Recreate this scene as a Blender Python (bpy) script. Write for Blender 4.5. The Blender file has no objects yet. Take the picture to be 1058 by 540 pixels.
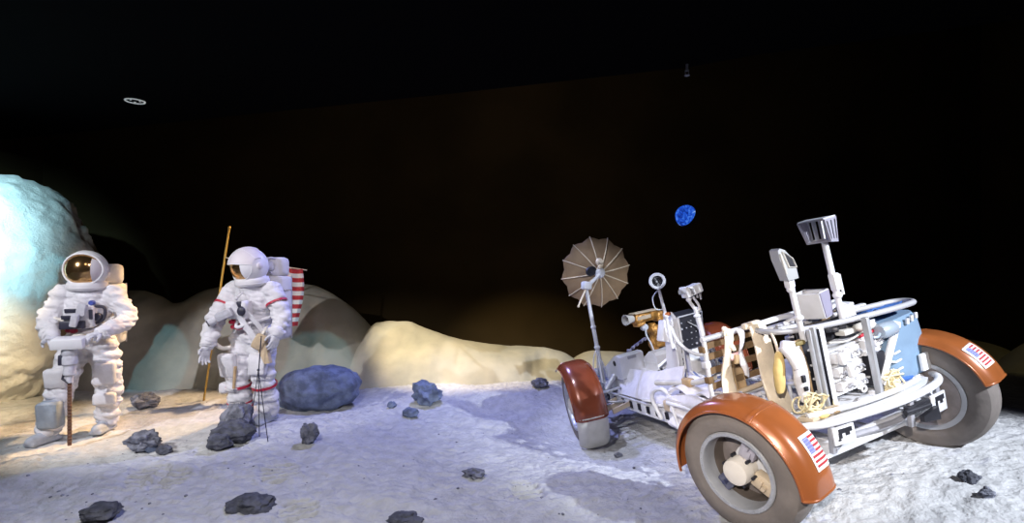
import bpy, bmesh, math, random
import numpy as np
from mathutils import Vector, Matrix, Euler, noise
random.seed(7)
PI = math.pi
scene = bpy.context.scene
COL = scene.collection
V = Vector

# ---------------------------------------------------------------- materials
def new_mat(name):
    m = bpy.data.materials.new(name); m.use_nodes = True
    nt = m.node_tree; b = nt.nodes['Principled BSDF']
    return m, nt, b

def mat(name, col, rough=.5, metal=0., var=0., vscale=8., bump=0., bscale=60., spec=.5, col2=None, coat=0.):
    m, nt, b = new_mat(name)
    b.inputs['Roughness'].default_value = rough
    b.inputs['Metallic'].default_value = metal
    b.inputs['Specular IOR Level'].default_value = spec
    b.inputs['Coat Weight'].default_value = coat
    tc = nt.nodes.new('ShaderNodeTexCoord')
    n = nt.nodes.new('ShaderNodeTexNoise'); n.inputs['Scale'].default_value = vscale; n.inputs['Detail'].default_value = 5
    nt.links.new(tc.outputs['Object'], n.inputs['Vector'])
    r = nt.nodes.new('ShaderNodeValToRGB')
    c2 = col2 or tuple(c * (1 - var) for c in col)
    r.color_ramp.elements[0].position = .38; r.color_ramp.elements[1].position = .62
    r.color_ramp.elements[0].color = (*c2, 1); r.color_ramp.elements[1].color = (*col, 1)
    nt.links.new(n.outputs['Fac'], r.inputs['Fac'])
    nt.links.new(r.outputs['Color'], b.inputs['Base Color'])
    if bump:
        n2 = nt.nodes.new('ShaderNodeTexNoise'); n2.inputs['Scale'].default_value = bscale; n2.inputs['Detail'].default_value = 6
        nt.links.new(tc.outputs['Object'], n2.inputs['Vector'])
        bp = nt.nodes.new('ShaderNodeBump'); bp.inputs['Strength'].default_value = bump; bp.inputs['Distance'].default_value = .02
        nt.links.new(n2.outputs['Fac'], bp.inputs['Height']); nt.links.new(bp.outputs['Normal'], b.inputs['Normal'])
    return m

def flag_mat(name, border, stars=True):
    """Stars and stripes from the UV map, 0..1 over the whole cloth; optional white border."""
    m, nt, b = new_mat(name); b.inputs['Roughness'].default_value = .7
    L = nt.links.new
    def math_(op, a, c=None, d=None):
        x = nt.nodes.new('ShaderNodeMath'); x.operation = op
        for i, s in enumerate((a, c, d)):
            if s is None: continue
            if isinstance(s, (int, float)): x.inputs[i].default_value = s
            else: L(s, x.inputs[i])
        return x.outputs[0]
    uv = nt.nodes.new('ShaderNodeUVMap'); sp = nt.nodes.new('ShaderNodeSeparateXYZ'); L(uv.outputs['UV'], sp.inputs[0])
    u, v = sp.outputs['X'], sp.outputs['Y']
    def remap(s): return math_('DIVIDE', math_('SUBTRACT', s, border), 1 - 2 * border)
    u, v = remap(u), remap(v)
    stripe = math_('MODULO', math_('FLOOR', math_('MULTIPLY', v, 13)), 2)        # 0 red, 1 white
    canton = math_('MULTIPLY', math_('LESS_THAN', u, .42), math_('GREATER_THAN', v, 6 / 13))
    fu = math_('SUBTRACT', math_('FRACT', math_('MULTIPLY', u, 6 / .42)), .5)
    fv = math_('SUBTRACT', math_('FRACT', math_('MULTIPLY', math_('SUBTRACT', v, 6 / 13), 5 / (7 / 13))), .5)
    star = math_('LESS_THAN', math_('ADD', math_('MULTIPLY', fu, fu), math_('MULTIPLY', fv, fv)), .07 if stars else .02)
    inside = math_('MULTIPLY', math_('MULTIPLY', math_('GREATER_THAN', u, 0), math_('LESS_THAN', u, 1)),
                   math_('MULTIPLY', math_('GREATER_THAN', v, 0), math_('LESS_THAN', v, 1)))
    def mix(f, a, c):
        x = nt.nodes.new('ShaderNodeMix'); x.data_type = 'RGBA'; L(f, x.inputs[0])
        for i, s in ((6, a), (7, c)):
            if isinstance(s, tuple): x.inputs[i].default_value = (*s, 1)
            else: L(s, x.inputs[i])
        return x.outputs[2]
    W_, R_, B_ = (.72, .68, .66), (.42, .02, .03), (.06, .09, .32) if stars else (.17, .19, .44)
    c = mix(stripe, R_, W_); k = mix(star, B_, W_); c = mix(canton, c, k); c = mix(inside, (.8, .8, .8), c)
    L(c, b.inputs['Base Color'])
    return m

# ---------------------------------------------------------------- mesh builder
def frame_from(z, up=V((0, 0, 1))):
    z = V(z).normalized()
    if abs(z.dot(up)) > .98: up = V((1, 0, 0))
    x = up.cross(z).normalized(); y = z.cross(x)
    return Matrix((x, y, z)).transposed()

def catmull(pts, k=6, closed=False):
    P = [V(p) for p in pts]; n = len(P); out = []
    if n < 3 and not closed: return P
    for i in range(n if closed else n - 1):
        a = P[(i - 1) % n] if closed or i > 0 else P[0] * 2 - P[1]
        b, c = P[i], P[(i + 1) % n]
        d = P[(i + 2) % n] if closed or i + 2 < n else P[-1] * 2 - P[-2]
        for j in range(k):
            t = j / k
            out.append(.5 * ((2 * b) + (c - a) * t + (2 * a - 5 * b + 4 * c - d) * t * t + (3 * b - a - 3 * c + d) * t ** 3))
    if not closed: out.append(P[-1])
    return out

class MB:
    def __init__(s): s.v = []; s.f = []; s.uv = []
    def add(s, vs, fs, M=None, uv=None):
        o = len(s.v)
        for i, p in enumerate(vs):
            p = V(p)
            s.v.append(M @ p if M else p); s.uv.append(uv[i] if uv else (0, 0))
        s.f += [tuple(o + i for i in f) for f in fs]
        return s
    def box(s, c, size, rot=None, bev=0., M=None):
        hx, hy, hz = (d / 2 for d in size); b = min(bev, hx * .9, hy * .9, hz * .9)
        T = Matrix.Translation(V(c)) @ (Euler(rot).to_matrix().to_4x4() if rot else Matrix())
        if M: T = M @ T
        if b <= 0:
            vs = [(x * hx, y * hy, z * hz) for x in (-1, 1) for y in (-1, 1) for z in (-1, 1)]
            fs = [(0, 1, 3, 2), (4, 6, 7, 5), (0, 4, 5, 1), (2, 3, 7, 6), (0, 2, 6, 4), (1, 5, 7, 3)]
            return s.add(vs, fs, T)
        bm = bmesh.new(); bmesh.ops.create_cube(bm, size=1)
        for v in bm.verts: v.co = V((v.co.x * 2 * hx, v.co.y * 2 * hy, v.co.z * 2 * hz))
        bmesh.ops.bevel(bm, geom=bm.edges[:], offset=b, segments=2, affect='EDGES', profile=.5)
        bm.verts.index_update()
        s.add([v.co for v in bm.verts], [[v.index for v in f.verts] for f in bm.faces], T); bm.free()
        return s
    def tube(s, pts, r, n=8, closed=False, k=0, cap=True):
        P = catmull(pts, k, closed) if k else [V(p) for p in pts]
        m = len(P); rad = r if callable(r) else (lambda t: r)
        tg = []
        for i in range(m):
            a = P[i - 1] if i or closed else P[0]; b = P[(i + 1) % m] if i < m - 1 or closed else P[-1]
            d = b - a; tg.append(d.normalized() if d.length > 1e-9 else V((0, 0, 1)))
        F = frame_from(tg[0]); x = F.col[0].copy(); vs = []; fs = []
        for i in range(m):
            x = (x - tg[i] * x.dot(tg[i])); x = x.normalized() if x.length > 1e-6 else frame_from(tg[i]).col[0]
            y = tg[i].cross(x); q = rad(i / max(1, m - 1))
            for j in range(n):
                a = 2 * PI * j / n; vs.append(P[i] + (x * math.cos(a) + y * math.sin(a)) * q)
        for i in range(m if closed else m - 1):
            for j in range(n):
                A = i * n + j; B = i * n + (j + 1) % n; C = ((i + 1) % m) * n
                fs.append((A, B, C + (j + 1) % n, C + j))
        if cap and not closed:
            fs.append(tuple(range(n - 1, -1, -1))); fs.append(tuple((m - 1) * n + j for j in range(n)))
        return s.add(vs, fs)
    def cyl(s, a, b, r, r2=None, n=14):
        r2 = r if r2 is None else r2
        return s.tube([a, b], lambda t: r + (r2 - r) * t, n)
    def lathe(s, prof, M=None, n=32, arc=2 * PI, closed_prof=False):
        m = len(prof); full = abs(arc - 2 * PI) < 1e-6; na = n if full else n + 1; vs = []; fs = []
        for j in range(na):
            a = arc * j / n
            for (r, z) in prof: vs.append((r * math.cos(a), r * math.sin(a), z))
        for j in range(n):
            j2 = (j + 1) % na
            for i in range(m if closed_prof else m - 1):
                i2 = (i + 1) % m
                fs.append((j * m + i, j2 * m + i, j2 * m + i2, j * m + i2))
        return s.add(vs, fs, M)
    def ell(s, c, r, rot=None, nu=16, nv=10):
        M = Matrix.Translation(V(c)) @ (Euler(rot).to_matrix().to_4x4() if rot else Matrix())
        r = (r, r, r) if isinstance(r, (int, float)) else r
        vs = [(0, 0, -r[2])]; fs = []
        for i in range(1, nv):
            t = PI * i / nv - PI / 2
            for j in range(nu):
                a = 2 * PI * j / nu; vs.append((r[0] * math.cos(t) * math.cos(a), r[1] * math.cos(t) * math.sin(a), r[2] * math.sin(t)))
        vs.append((0, 0, r[2])); top = len(vs) - 1
        for j in range(nu):
            j2 = (j + 1) % nu; fs.append((0, 1 + j2, 1 + j)); fs.append((top, 1 + (nv - 2) * nu + j, 1 + (nv - 2) * nu + j2))
            for i in range(nv - 2): fs.append((1 + i * nu + j, 1 + i * nu + j2, 1 + (i + 1) * nu + j2, 1 + (i + 1) * nu + j))
        return s.add(vs, fs, M)
    def prism(s, poly, depth, M=None):
        """2-D outline in local x,y pushed along local z (centred)."""
        n = len(poly)
        vs = [(x, y, -depth / 2) for x, y in poly] + [(x, y, depth / 2) for x, y in poly]
        fs = [tuple(range(n - 1, -1, -1)), tuple(range(n, 2 * n))] + [(i, (i + 1) % n, n + (i + 1) % n, n + i) for i in range(n)]
        return s.add(vs, fs, M)
    def sheet(s, fn, nu, nv, th=.004, M=None, flip=1):
        """A surface fn(u,v) given real thickness."""
        P = [[V(fn(i / nu, j / nv)) for j in range(nv + 1)] for i in range(nu + 1)]; N = []
        for i in range(nu + 1):
            row = []
            for j in range(nv + 1):
                a = P[min(i + 1, nu)][j] - P[max(i - 1, 0)][j]; b = P[i][min(j + 1, nv)] - P[i][max(j - 1, 0)]
                n = a.cross(b); row.append(n.normalized() if n.length > 1e-12 else V((0, 0, 1)))
            N.append(row)
        vs = []; uv = []; fs = []; w = nv + 1; o = (nu + 1) * w
        for sgn in (1, -1):
            for i in range(nu + 1):
                for j in range(w): vs.append(P[i][j] + N[i][j] * (th / 2) * sgn * flip); uv.append((i / nu, j / nv))
        for i in range(nu):
            for j in range(nv):
                a, b, c, d = i * w + j, (i + 1) * w + j, (i + 1) * w + j + 1, i * w + j + 1
                fs.append((a, b, c, d)); fs.append((o + d, o + c, o + b, o + a))
        for i in range(nu):
            fs.append((i * w, o + i * w, o + (i + 1) * w, (i + 1) * w)); fs.append((i * w + nv, (i + 1) * w + nv, o + (i + 1) * w + nv, o + i * w + nv))
        for j in range(nv):
            fs.append((j, j + 1, o + j + 1, o + j)); q = nu * w; fs.append((q + j, o + q + j, o + q + j + 1, q + j + 1))
        return s.add(vs, fs, M, uv)
    def build(s, name, m, parent=None, smooth=40, loc=None, rot=None):
        me = bpy.data.meshes.new(name)
        me.from_pydata([tuple(v) for v in s.v], [], s.f)
        if any(u != (0, 0) for u in s.uv):
            L = me.uv_layers.new(name='UVMap')
            for l in me.loops: L.data[l.index].uv = s.uv[l.vertex_index]
        bm = bmesh.new(); bm.from_mesh(me); bmesh.ops.recalc_face_normals(bm, faces=bm.faces[:]); bm.to_mesh(me); bm.free()
        if smooth:
            me.shade_smooth(); me.set_sharp_from_angle(angle=math.radians(smooth))
        me.materials.append(m)
        o = bpy.data.objects.new(name, me); COL.objects.link(o)
        if parent: o.parent = parent
        if loc is not None: o.location = loc
        if rot is not None: o.rotation_euler = rot
        return o

def tag(o, label=None, cat=None, group=None, kind=None):
    if label: o['label'] = label
    if cat: o['category'] = cat
    if group: o['group'] = group
    if kind: o['kind'] = kind
    return o

def thing(name, label, cat, loc=(0, 0, 0), rot=(0, 0, 0), group=None):
    o = bpy.data.objects.new(name, None); COL.objects.link(o); o.location = loc; o.rotation_euler = rot
    o.empty_display_size = .1
    return tag(o, label, cat, group)

def copy_tree(o, parent=None):
    c = o.copy(); COL.objects.link(c)
    if parent is not None: c.parent = parent
    for ch in list(o.children): copy_tree(ch, c)
    return c

def bake_remesh(mb, name, m, parent=None, voxel=.012, smooth_it=4, wrinkle=None):
    """Overlapping closed forms fused into one continuous surface."""
    o = mb.build(name + '_raw', m, None, smooth=0)
    r = o.modifiers.new('r', 'REMESH'); r.mode = 'VOXEL'; r.voxel_size = voxel
    if smooth_it:
        sm = o.modifiers.new('s', 'SMOOTH'); sm.iterations = smooth_it; sm.factor = .5
    dg = bpy.context.evaluated_depsgraph_get(); dg.update()
    me = bpy.data.meshes.new_from_object(o.evaluated_get(dg)); me.name = name
    old = o.data; bpy.data.objects.remove(o); bpy.data.meshes.remove(old)
    if wrinkle:
        ns = [v.normal.copy() for v in me.vertices]
        for v, n in zip(me.vertices, ns): v.co += n * wrinkle(v.co)
    me.shade_smooth()
    if not me.materials: me.materials.append(m)
    q = bpy.data.objects.new(name, me); COL.objects.link(q)
    if parent: q.parent = parent
    return q

def fbm(p, octaves=5, rough=.5, lac=2.):
    a = 1.; t = 0.; q = V(p)
    for _ in range(octaves):
        t += a * noise.noise(q); a *= rough; q = q * lac
    return t
# ---------------------------------------------------------------- camera (level, 1.7 m up, looking along +Y)
F_PX, EYE, HOR = 535.12, 1.70, 279.
cam_d = bpy.data.cameras.new('camera'); cam = bpy.data.objects.new('camera', cam_d); COL.objects.link(cam)
cam.location = (0, 0, EYE); cam.rotation_euler = (PI / 2, 0, 0)
cam_d.sensor_width = 36; cam_d.lens = F_PX / 1058 * 36; cam_d.shift_y = 9 / 1058
cam_d.clip_start = .05
scene.camera = cam

def at(px, py, d):
    """World point seen at a photo pixel, d metres in front of the viewer."""
    return V(((px - 529) / F_PX * d, d, EYE - (py - HOR) / F_PX * d))

# ---------------------------------------------------------------- rover pose (fitted from its wheels)
ROVER = Matrix.Translation((2.433, 3.664, .202)) @ (Matrix.Rotation(.344, 3, 'Z') @ Matrix.Rotation(-.066, 3, 'X') @ Matrix.Rotation(-.186, 3, 'Y')).to_4x4()

# ---------------------------------------------------------------- ground
ctrl = []
for x in (-.915, .915):
    for y in (0, 2.29): 
        p = ROVER @ V((x, y, -.0)); ctrl.append((p.x, p.y, p.z + .025))
p = ROVER @ V((0, 1.1, .0)); ctrl.append((p.x, p.y, p.z + .0))
p = ROVER @ V((0, -.6, .0)); ctrl.append((p.x, p.y, p.z + .03))
ctrl += [(-4.4, 5.4, .0), (-2.85, 5.65, .03), (-6, 3.2, 0), (-3, 3, -.01), (0, 3, -.03), (-1, 4.5, 0), (.6, 4.4, -.03), (2.2, 2.2, .08), (3.8, 2.6, .36), (-3, 1, 0), (1, .8, 0), (-6.5, 6.6, .0),
         (-5, 7, .0), (-3.3, 7.0, .02), (-2.2, 7, -.005), (-1.1, 7, .075), (.0, 7, .10), (.5, 7, .115), (1.6, 7.0, .1), (3.2, 6.8, .2), (5.6, 6.1, .38), (5.4, 4.5, .42), (7.5, 6.0, .4), (7, 3, .4), (-9, 4, .05), (-9, 8, .05), (9, 8, .35), (0, -2, 0), (-9, -2, 0), (9, -2, .3)]
CP = np.array(ctrl, float)
def _tps(A, B):
    r2 = ((A[:, None, :2] - B[None, :, :2]) ** 2).sum(-1)
    return np.where(r2 > 1e-12, .5 * r2 * np.log(np.maximum(r2, 1e-12)), 0)
n_ = len(CP); K = np.zeros((n_ + 3, n_ + 3)); K[:n_, :n_] = _tps(CP, CP) + np.eye(n_) * .02
K[:n_, n_] = K[n_, :n_] = 1; K[:n_, n_ + 1:] = CP[:, :2]; K[n_ + 1:, :n_] = CP[:, :2].T
TW = np.linalg.solve(K, np.r_[CP[:, 2], 0, 0, 0])
def base_h(X, Y):
    A = np.stack([np.ravel(X), np.ravel(Y)], -1).astype(float)
    h = _tps(A, CP) @ TW[:n_] + TW[n_] + A @ TW[n_ + 1:]
    drop = np.clip((A[:, 1] - (7.25 - .12 * np.maximum(A[:, 0] - 3, 0))) / .8, 0, 1)
    return np.clip(h, -.35, .6) * (1 - drop) - .35 * drop * drop
PRINTS = []   # boot prints: x, y, heading, length, width
for (px, py, a, L_) in ((152, 491, 1.9, .50), (175, 495, 1.9, .44), (288, 488, 2.0, .50), (308, 528, 2.1, .42), (545, 503, 1.9, .40), (60, 474, 1.8, .42)):
    d = F_PX * EYE / (py - HOR); PRINTS.append(((px - 529) / F_PX * d, d, a, L_, L_ * .62))
CRATERS = [(-.2, 6.3, .5, .05), (1.0, 6.2, .35, .05), (-3.6, 3.9, .5, .035), (-.9, 3.3, .6, .035), (.5, 3.6, .35, .03), (-1.9, 4.6, .4, .02), (4.2, 2.9, .4, .04)]
TRACK = [ROVER @ V((-.93, y, 0)) for y in (-.25, -1.0, -1.8)]
def detail(x, y, h):
    p = V((x, y, 0))
    h += .030 * fbm(p * .9 + V((3, 7, 0)), 3) + .017 * fbm(p * 4 + V((1, 2, 5)), 3, .55) + .013 * fbm(p * 13, 3, .6) + .004 * noise.noise(p * 47) 
    for (cx, cy, r, dep) in CRATERS:
        q = math.hypot(x - cx, y - cy) / r
        if q < 1.6: h += -dep * math.exp(-q * q * 3) + dep * .5 * math.exp(-((q - .95) / .25) ** 2)
    for (cx, cy, a, L_, W_) in PRINTS:
        dx, dy = x - cx, y - cy
        if dx * dx + dy * dy < .09:
            u = dx * math.cos(a) + dy * math.sin(a); v = -dx * math.sin(a) + dy * math.cos(a)
            e = (u / (L_ / 2)) ** 2 + (v / (W_ / 2)) ** 2
            if e < 1: h += (-.026 + .030 * max(-1, min(1, 2 * math.sin(u * 2 * PI / .095)))) * min(1, (1 - e) * 4)
            elif e < 1.8: h += .008 * math.sin((e - 1) / .8 * PI)
    return h
def ground(x, y):
    return detail(x, y, float(base_h(x, y)[0]))
def on_ground(px, py):
    """Where the ground is seen at a photo pixel."""
    h = 0.
    for _ in range(12):
        d = F_PX * (EYE - h) / (py - HOR); h = .5 * h + .5 * ground((px - 529) / F_PX * d, d)
    return V(((px - 529) / F_PX * d, d, h)), d

m_soil = mat('moon_soil', (.60, .60, .61), .95, var=.16, vscale=9, bump=1., bscale=24, spec=.15)
xs = np.concatenate([np.arange(-9.6, -6.0, .08), np.arange(-6.0, -3.6, .022), np.arange(-3.6, -1.2, .014), np.arange(-1.2, 6.6, .022), np.arange(6.6, 9.61, .08)])
ys = np.concatenate([np.arange(-2.0, 2.2, .1), np.arange(2.2, 3.4, .022), np.arange(3.4, 5.0, .013), np.arange(5.0, 7.6, .03), np.arange(7.6, 10.7, .12)])
XX, YY = np.meshgrid(xs, ys, indexing='ij'); HH = np.concatenate([base_h(XX[i:i + 40], YY[i:i + 40]) for i in range(0, len(xs), 40)]).reshape(XX.shape)
gv = [(x, y, detail(x, y, h)) for x, y, h in zip(XX.ravel().tolist(), YY.ravel().tolist(), HH.ravel().tolist())]
ny = len(ys); gf = [(i * ny + j, (i + 1) * ny + j, (i + 1) * ny + j + 1, i * ny + j + 1) for i in range(len(xs) - 1) for j in range(ny - 1)]
me = bpy.data.meshes.new('floor'); me.from_pydata(gv, [], gf); me.shade_smooth(); me.materials.append(m_soil)
floor = bpy.data.objects.new('floor', me); COL.objects.link(floor)
tag(floor, 'grey moon soil of the diorama floor with boot prints and small craters', kind='structure')

# ---------------------------------------------------------------- room shell
m_wall = mat('dark_wall', (.040, .027, .012), .95, var=.35, vscale=.6, spec=.05)
m_black = mat('black_ceiling', (.003, .003, .003), .95, spec=.02)
def slab(name, c, size, m):
    o = MB().box(c, size).build(name, m, smooth=0); return tag(o, kind='structure')
slab('wall_back', (0, 10.75, 3.0), (19.6, .2, 7.4), m_wall)
slab('wall_left', (-9.75, 4.4, 3.0), (.2, 12.9, 7.4), m_wall)
slab('wall_right', (9.75, 4.4, 3.0), (.2, 12.9, 7.4), m_wall)
slab('ceiling', (0, 4.4, 6.8), (19.7, 13.1, .2), m_black)
# lowered black soffit; its edge runs slantwise across the view
so = MB().prism([(-9.6, -2.05), (9.6, -2.05), (9.6, 2.6), (2.5, 5.33), (1.87, 5.66), (-.71, 6.47), (-8.7, 8.8), (-9.6, 9.07)], .3, Matrix.Translation((0, 0, 4.06)))
tag(so.build('trim_1', mat('black_soffit', (.0022, .0022, .003), .95, spec=.02), smooth=0), kind='structure')

# ---------------------------------------------------------------- sculpted hills behind the ridge
m_hill = mat('hill_plaster', (.50, .47, .40), .95, var=.22, vscale=1.6, bump=.35, bscale=9, spec=.1, col2=(.36, .35, .31))
def hill(sil, d, seed, depth=1.25, zb=-.45, m=None):
    P = [at(px, py, d) for px, py in sil]; C = catmull([(p.x, p.z, 0) for p in P], 10)
    vs = []; NV = 36; n = len(C)
    for i, c in enumerate(C):
        for j in range(NV + 1):
            t = j / NV; 
            if t <= .6: q = t / .6; y = d - depth * (1 - q); k = math.sin(q * PI / 2) ** .85
            else: q = (t - .6) / .4; y = d + depth * .8 * q; k = math.cos(q * PI / 2)
            w = fbm(V((c.x * .8, y * .8, seed)), 4)
            e = math.sin(min(1, t / .6) * PI) if t < .6 else 0
            z = zb + (c.y - zb) * k
            vs.append((c.x + .10 * e * w, y - .28 * e * fbm(V((c.x * .7, z * .9, seed + 5)), 4) - .05 * e * fbm(V((c.x * 3, z * 3, seed)), 3), z + .02 * noise.noise(V((c.x * 4, y * 2, seed)))))
    fs = [(i * (NV + 1) + j, (i + 1) * (NV + 1) + j, (i + 1) * (NV + 1) + j + 1, i * (NV + 1) + j + 1) for i in range(n - 1) for j in range(NV)]
    mb = MB().add(vs, fs); mb.f.append(tuple(i * (NV + 1) for i in range(n))[::-1])
    o = mb.build('hill', m or m_hill, smooth=60); return tag(o, kind='structure')
tag(hill([(-60, 400), (20, 330), (95, 303), (140, 300), (161, 304), (183, 313), (218, 298), (262, 293), (313, 293), (336, 299), (357, 313), (379, 333), (405, 365), (440, 400), (470, 425)], 8.6, 1.), 'smooth dark moon hill behind the two spacesuits')
tag(hill([(330, 425), (360, 372), (383, 338), (395, 332), (421, 332), (440, 339), (478, 351), (525, 357), (554, 358), (573, 361), (591, 369), (625, 388), (670, 415), (700, 430)], 8.45, 4.), 'warm lit pale hill between spacesuit and rover')
tag(hill([(520, 428), (560, 400), (600, 366), (630, 363), (652, 365), (700, 375), (760, 385), (820, 400), (860, 425)], 8.9, 8.), 'pale hill behind the rover antenna')
tag(hill([(860, 430), (900, 385), (940, 360), (985, 350), (1010, 352), (1040, 362), (1075, 368), (1110, 378), (1180, 420)], 8.7, 12.), 'dim grey hill behind the rear fender')
tag(hill([(985, 440), (1020, 395), (1050, 365), (1068, 352), (1100, 345), (1160, 350), (1230, 420)], 7.7, 15., depth=.9), 'olive hill at the far end behind the rear wheel')

# ---------------------------------------------------------------- rocks
def ico(sub):
    bm = bmesh.new(); bmesh.ops.create_icosphere(bm, subdivisions=sub, radius=1)
    bm.verts.index_update(); vs = [v.co.copy() for v in bm.verts]; fs = [tuple(v.index for v in f.verts) for f in bm.faces]; bm.free(); return vs, fs
ICO = {k: ico(k) for k in (2, 4, 5, 6)}
m_rock = mat('basalt_rock', (.27, .28, .34), .9, var=.55, vscale=14, bump=.6, bscale=45, spec=.2)
m_rock_dark = mat('dark_rock', (.13, .135, .165), .85, var=.5, vscale=14, bump=.6, bscale=45, spec=.25)
m_boulder_blue = mat('smooth_boulder', (.22, .27, .40), .75, var=.45, vscale=9, bump=.5, bscale=40, spec=.3)
def rock(name, loc, size, seed, m, rough=.28, sub=4, rz=0., tilt=0., sharp=True, label=None, group=None, cat='rock', sink=.12):
    vs, fs = ICO[sub]; out = []; R = Euler((0, tilt, rz)).to_matrix()
    for p in vs:
        q = p * 1.1 + V((seed * 3.1, seed * 1.7, seed))
        f = 1 + rough * (noise.noise(q * 1.3) * .9 + .5 * noise.noise(q * 2.9) + .22 * noise.noise(q * 7))
        if sharp: f -= rough * .55 * noise.cell(q * 2.2) * .35
        r = p * f
        r = R @ V((r.x * size[0], r.y * size[1], r.z * size[2])); out.append(r)
    z0 = min(v.z for v in out); hz = max(v.z for v in out) - z0
    out = [v - V((0, 0, z0 + hz * sink)) for v in out]
    o = MB().add(out, fs).build(name, m, smooth=50 if not sharp else 32, loc=loc)
    return tag(o, label, cat, group)
def rock_px(px, py, w, h, seed, m, label, depth=.8, **k):
    p, d = on_ground(px, py); s = d / F_PX
    sx, sz = w * s / 2, h * s / 2 / .84
    p.y += sx * depth * .8
    p.z = ground(p.x, p.y)
    return rock('rock', p, (sx, sx * depth, sz), seed, m, label=label, **k)
GA = 'rocks at the foot of the spacesuit at the flag'
rock_px(242, 449, 30, 27, 3, m_rock, 'jagged upright grey rock, tallest of the pile before the spacesuit at the flag', group=GA, rough=.5)
rock_px(234, 459, 43, 19, 8, m_rock_dark, 'long flat dark rock leaning on the tall jagged rock', group=GA, rough=.3)
rock_px(222, 467, 24, 14, 5, m_rock_dark, 'small rounded dark rock lying in front of the long flat rock', group=GA, rough=.3)
GB = 'rocks on the open soil between the spacesuits'
rock_px(142, 469, 30, 17, 12, m_rock, 'broken grey rock on the sand in front of the drill spacesuit, largest of three', group=GB, rough=.45)
rock_px(152, 468, 14, 9, 14, m_boulder_blue, 'pale small stone touching the broken grey rock', group=GB)
rock_px(166, 471, 16, 8, 16, m_rock_dark, 'small dark stone just beside the broken grey rock', group=GB)
rock_px(317, 460, 17, 20, 21, m_rock, 'pointed grey rock on the soil in front of the big blue boulder', rough=.5)
rock_px(439, 420, 30, 19, 25, m_boulder_blue, 'lumpy blue grey rock on the ridge before the pale hill', rough=.5)
rock_px(423, 432, 17, 9, 27, m_boulder_blue, 'small low stone just below the lumpy ridge rock')
rock_px(404, 422, 9, 6, 29, m_boulder_blue, 'tiny stone on the ridge beside the big blue boulder')
rock_px(95, 541, 38, 13, 31, m_rock_dark, 'flat dark rock in the soil closest to the viewer under the drill spacesuit', rough=.3)
rock_px(251, 530, 50, 17, 33, m_rock_dark, 'broad flat dark stone standing in for a shadowed dent in the front soil', rough=.35, sink=.55)  # dark stone added in place of a dark, shadowed dent
rock_px(145, 423, 27, 14, 35, m_rock, 'purple grey rock lying behind the boots of the drill spacesuit', rough=.35)
rock_px(489, 495, 22, 9, 37, m_rock, 'crumbly grey stone alone in the middle of the soil', rough=.5, sink=.3)
rock_px(416, 542, 32, 8, 39, m_rock_dark, 'low dark stone at the front edge of the soil', rough=.4, sink=.3)
rock_px(1006, 500, 18, 11, 41, m_rock_dark, 'small dark stone on the soil in front of the rear wheel', rough=.5)
rock_px(1024, 515, 14, 8, 42, m_rock, 'small grey stone near the dark stone by the rear wheel', rough=.5)
rock_px(559, 402, 18, 8, 43, m_rock, 'small grey rock on the ridge beside the front wheel', rough=.4)
rock_px(640, 472, 9, 5, 45, m_rock, 'tiny stone on the soil under the rover frame')
p, d = on_ground(318, 428)
rock('boulder', (p.x, p.y + .33, ground(p.x, p.y + .33) - .02), (.49, .36, .29), 2.3, m_boulder_blue, .16, 5, .1, -.08, False, 'big rounded blue boulder behind the spacesuit at the flag', cat='boulder')
# scattered gravel: nobody could count it
gm = MB(); vs2, fs2 = ICO[2]
for i in range(170):
    px, py = random.uniform(0, 1058), 410 + 128 * random.random() ** .8
    d = F_PX * EYE / (py - HOR); x, y = (px - 529) / F_PX * d, d
    if y > 6.9: continue
    s = random.choice((.004, .005, .006, .009)) * random.uniform(.8, 1.6); z = ground(x, y)
    gm.add([V((v.x * s * (1 + .5 * noise.noise(v * 2 + V((i, 0, 0)))), v.y * s, v.z * s * .7)) + V((x, y, z)) for v in vs2], fs2)
tag(gm.build('gravel', m_rock, smooth=30), 'fine grey gravel strewn over the moon soil', 'gravel', kind='stuff')

# big pale boulder at the end of the diorama: white crust over brown rock
vs, fs = ICO[6]
cen = V((-7.38, 7.0, 1.35)); out = []; crust = []
for p in vs:
    q = V(p)
    prof = 1.0 - .10 * max(0, -q.z) + .05 * q.z
    r = V((q.x * 1.60 * prof, q.y * 1.25 * prof, q.z * 1.68))
    if r.z > 1.2: r.z = 1.2 + (r.z - 1.2) * .9
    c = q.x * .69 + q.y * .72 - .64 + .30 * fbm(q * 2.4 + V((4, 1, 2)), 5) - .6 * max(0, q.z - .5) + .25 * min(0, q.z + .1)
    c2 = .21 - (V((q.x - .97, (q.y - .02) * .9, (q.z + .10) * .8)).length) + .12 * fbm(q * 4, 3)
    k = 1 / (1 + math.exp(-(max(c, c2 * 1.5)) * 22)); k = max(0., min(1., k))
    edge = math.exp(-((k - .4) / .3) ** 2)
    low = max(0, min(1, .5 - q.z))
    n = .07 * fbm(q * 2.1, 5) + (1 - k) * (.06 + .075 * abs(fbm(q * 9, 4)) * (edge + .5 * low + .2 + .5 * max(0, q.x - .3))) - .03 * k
    out.append(cen + r + q * n); crust.append(k)
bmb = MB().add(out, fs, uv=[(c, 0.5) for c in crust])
m_b, nt, b = new_mat('crusted_boulder'); b.inputs['Roughness'].default_value = .95; b.inputs['Specular IOR Level'].default_value = .1
uvn = nt.nodes.new('ShaderNodeUVMap'); sx = nt.nodes.new('ShaderNodeSeparateXYZ'); nt.links.new(uvn.outputs['UV'], sx.inputs[0])
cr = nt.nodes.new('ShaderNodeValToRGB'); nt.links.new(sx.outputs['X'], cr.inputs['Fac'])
cr.color_ramp.elements[0].color = (.80, .78, .73, 1); cr.color_ramp.elements[0].position = .35
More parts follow.
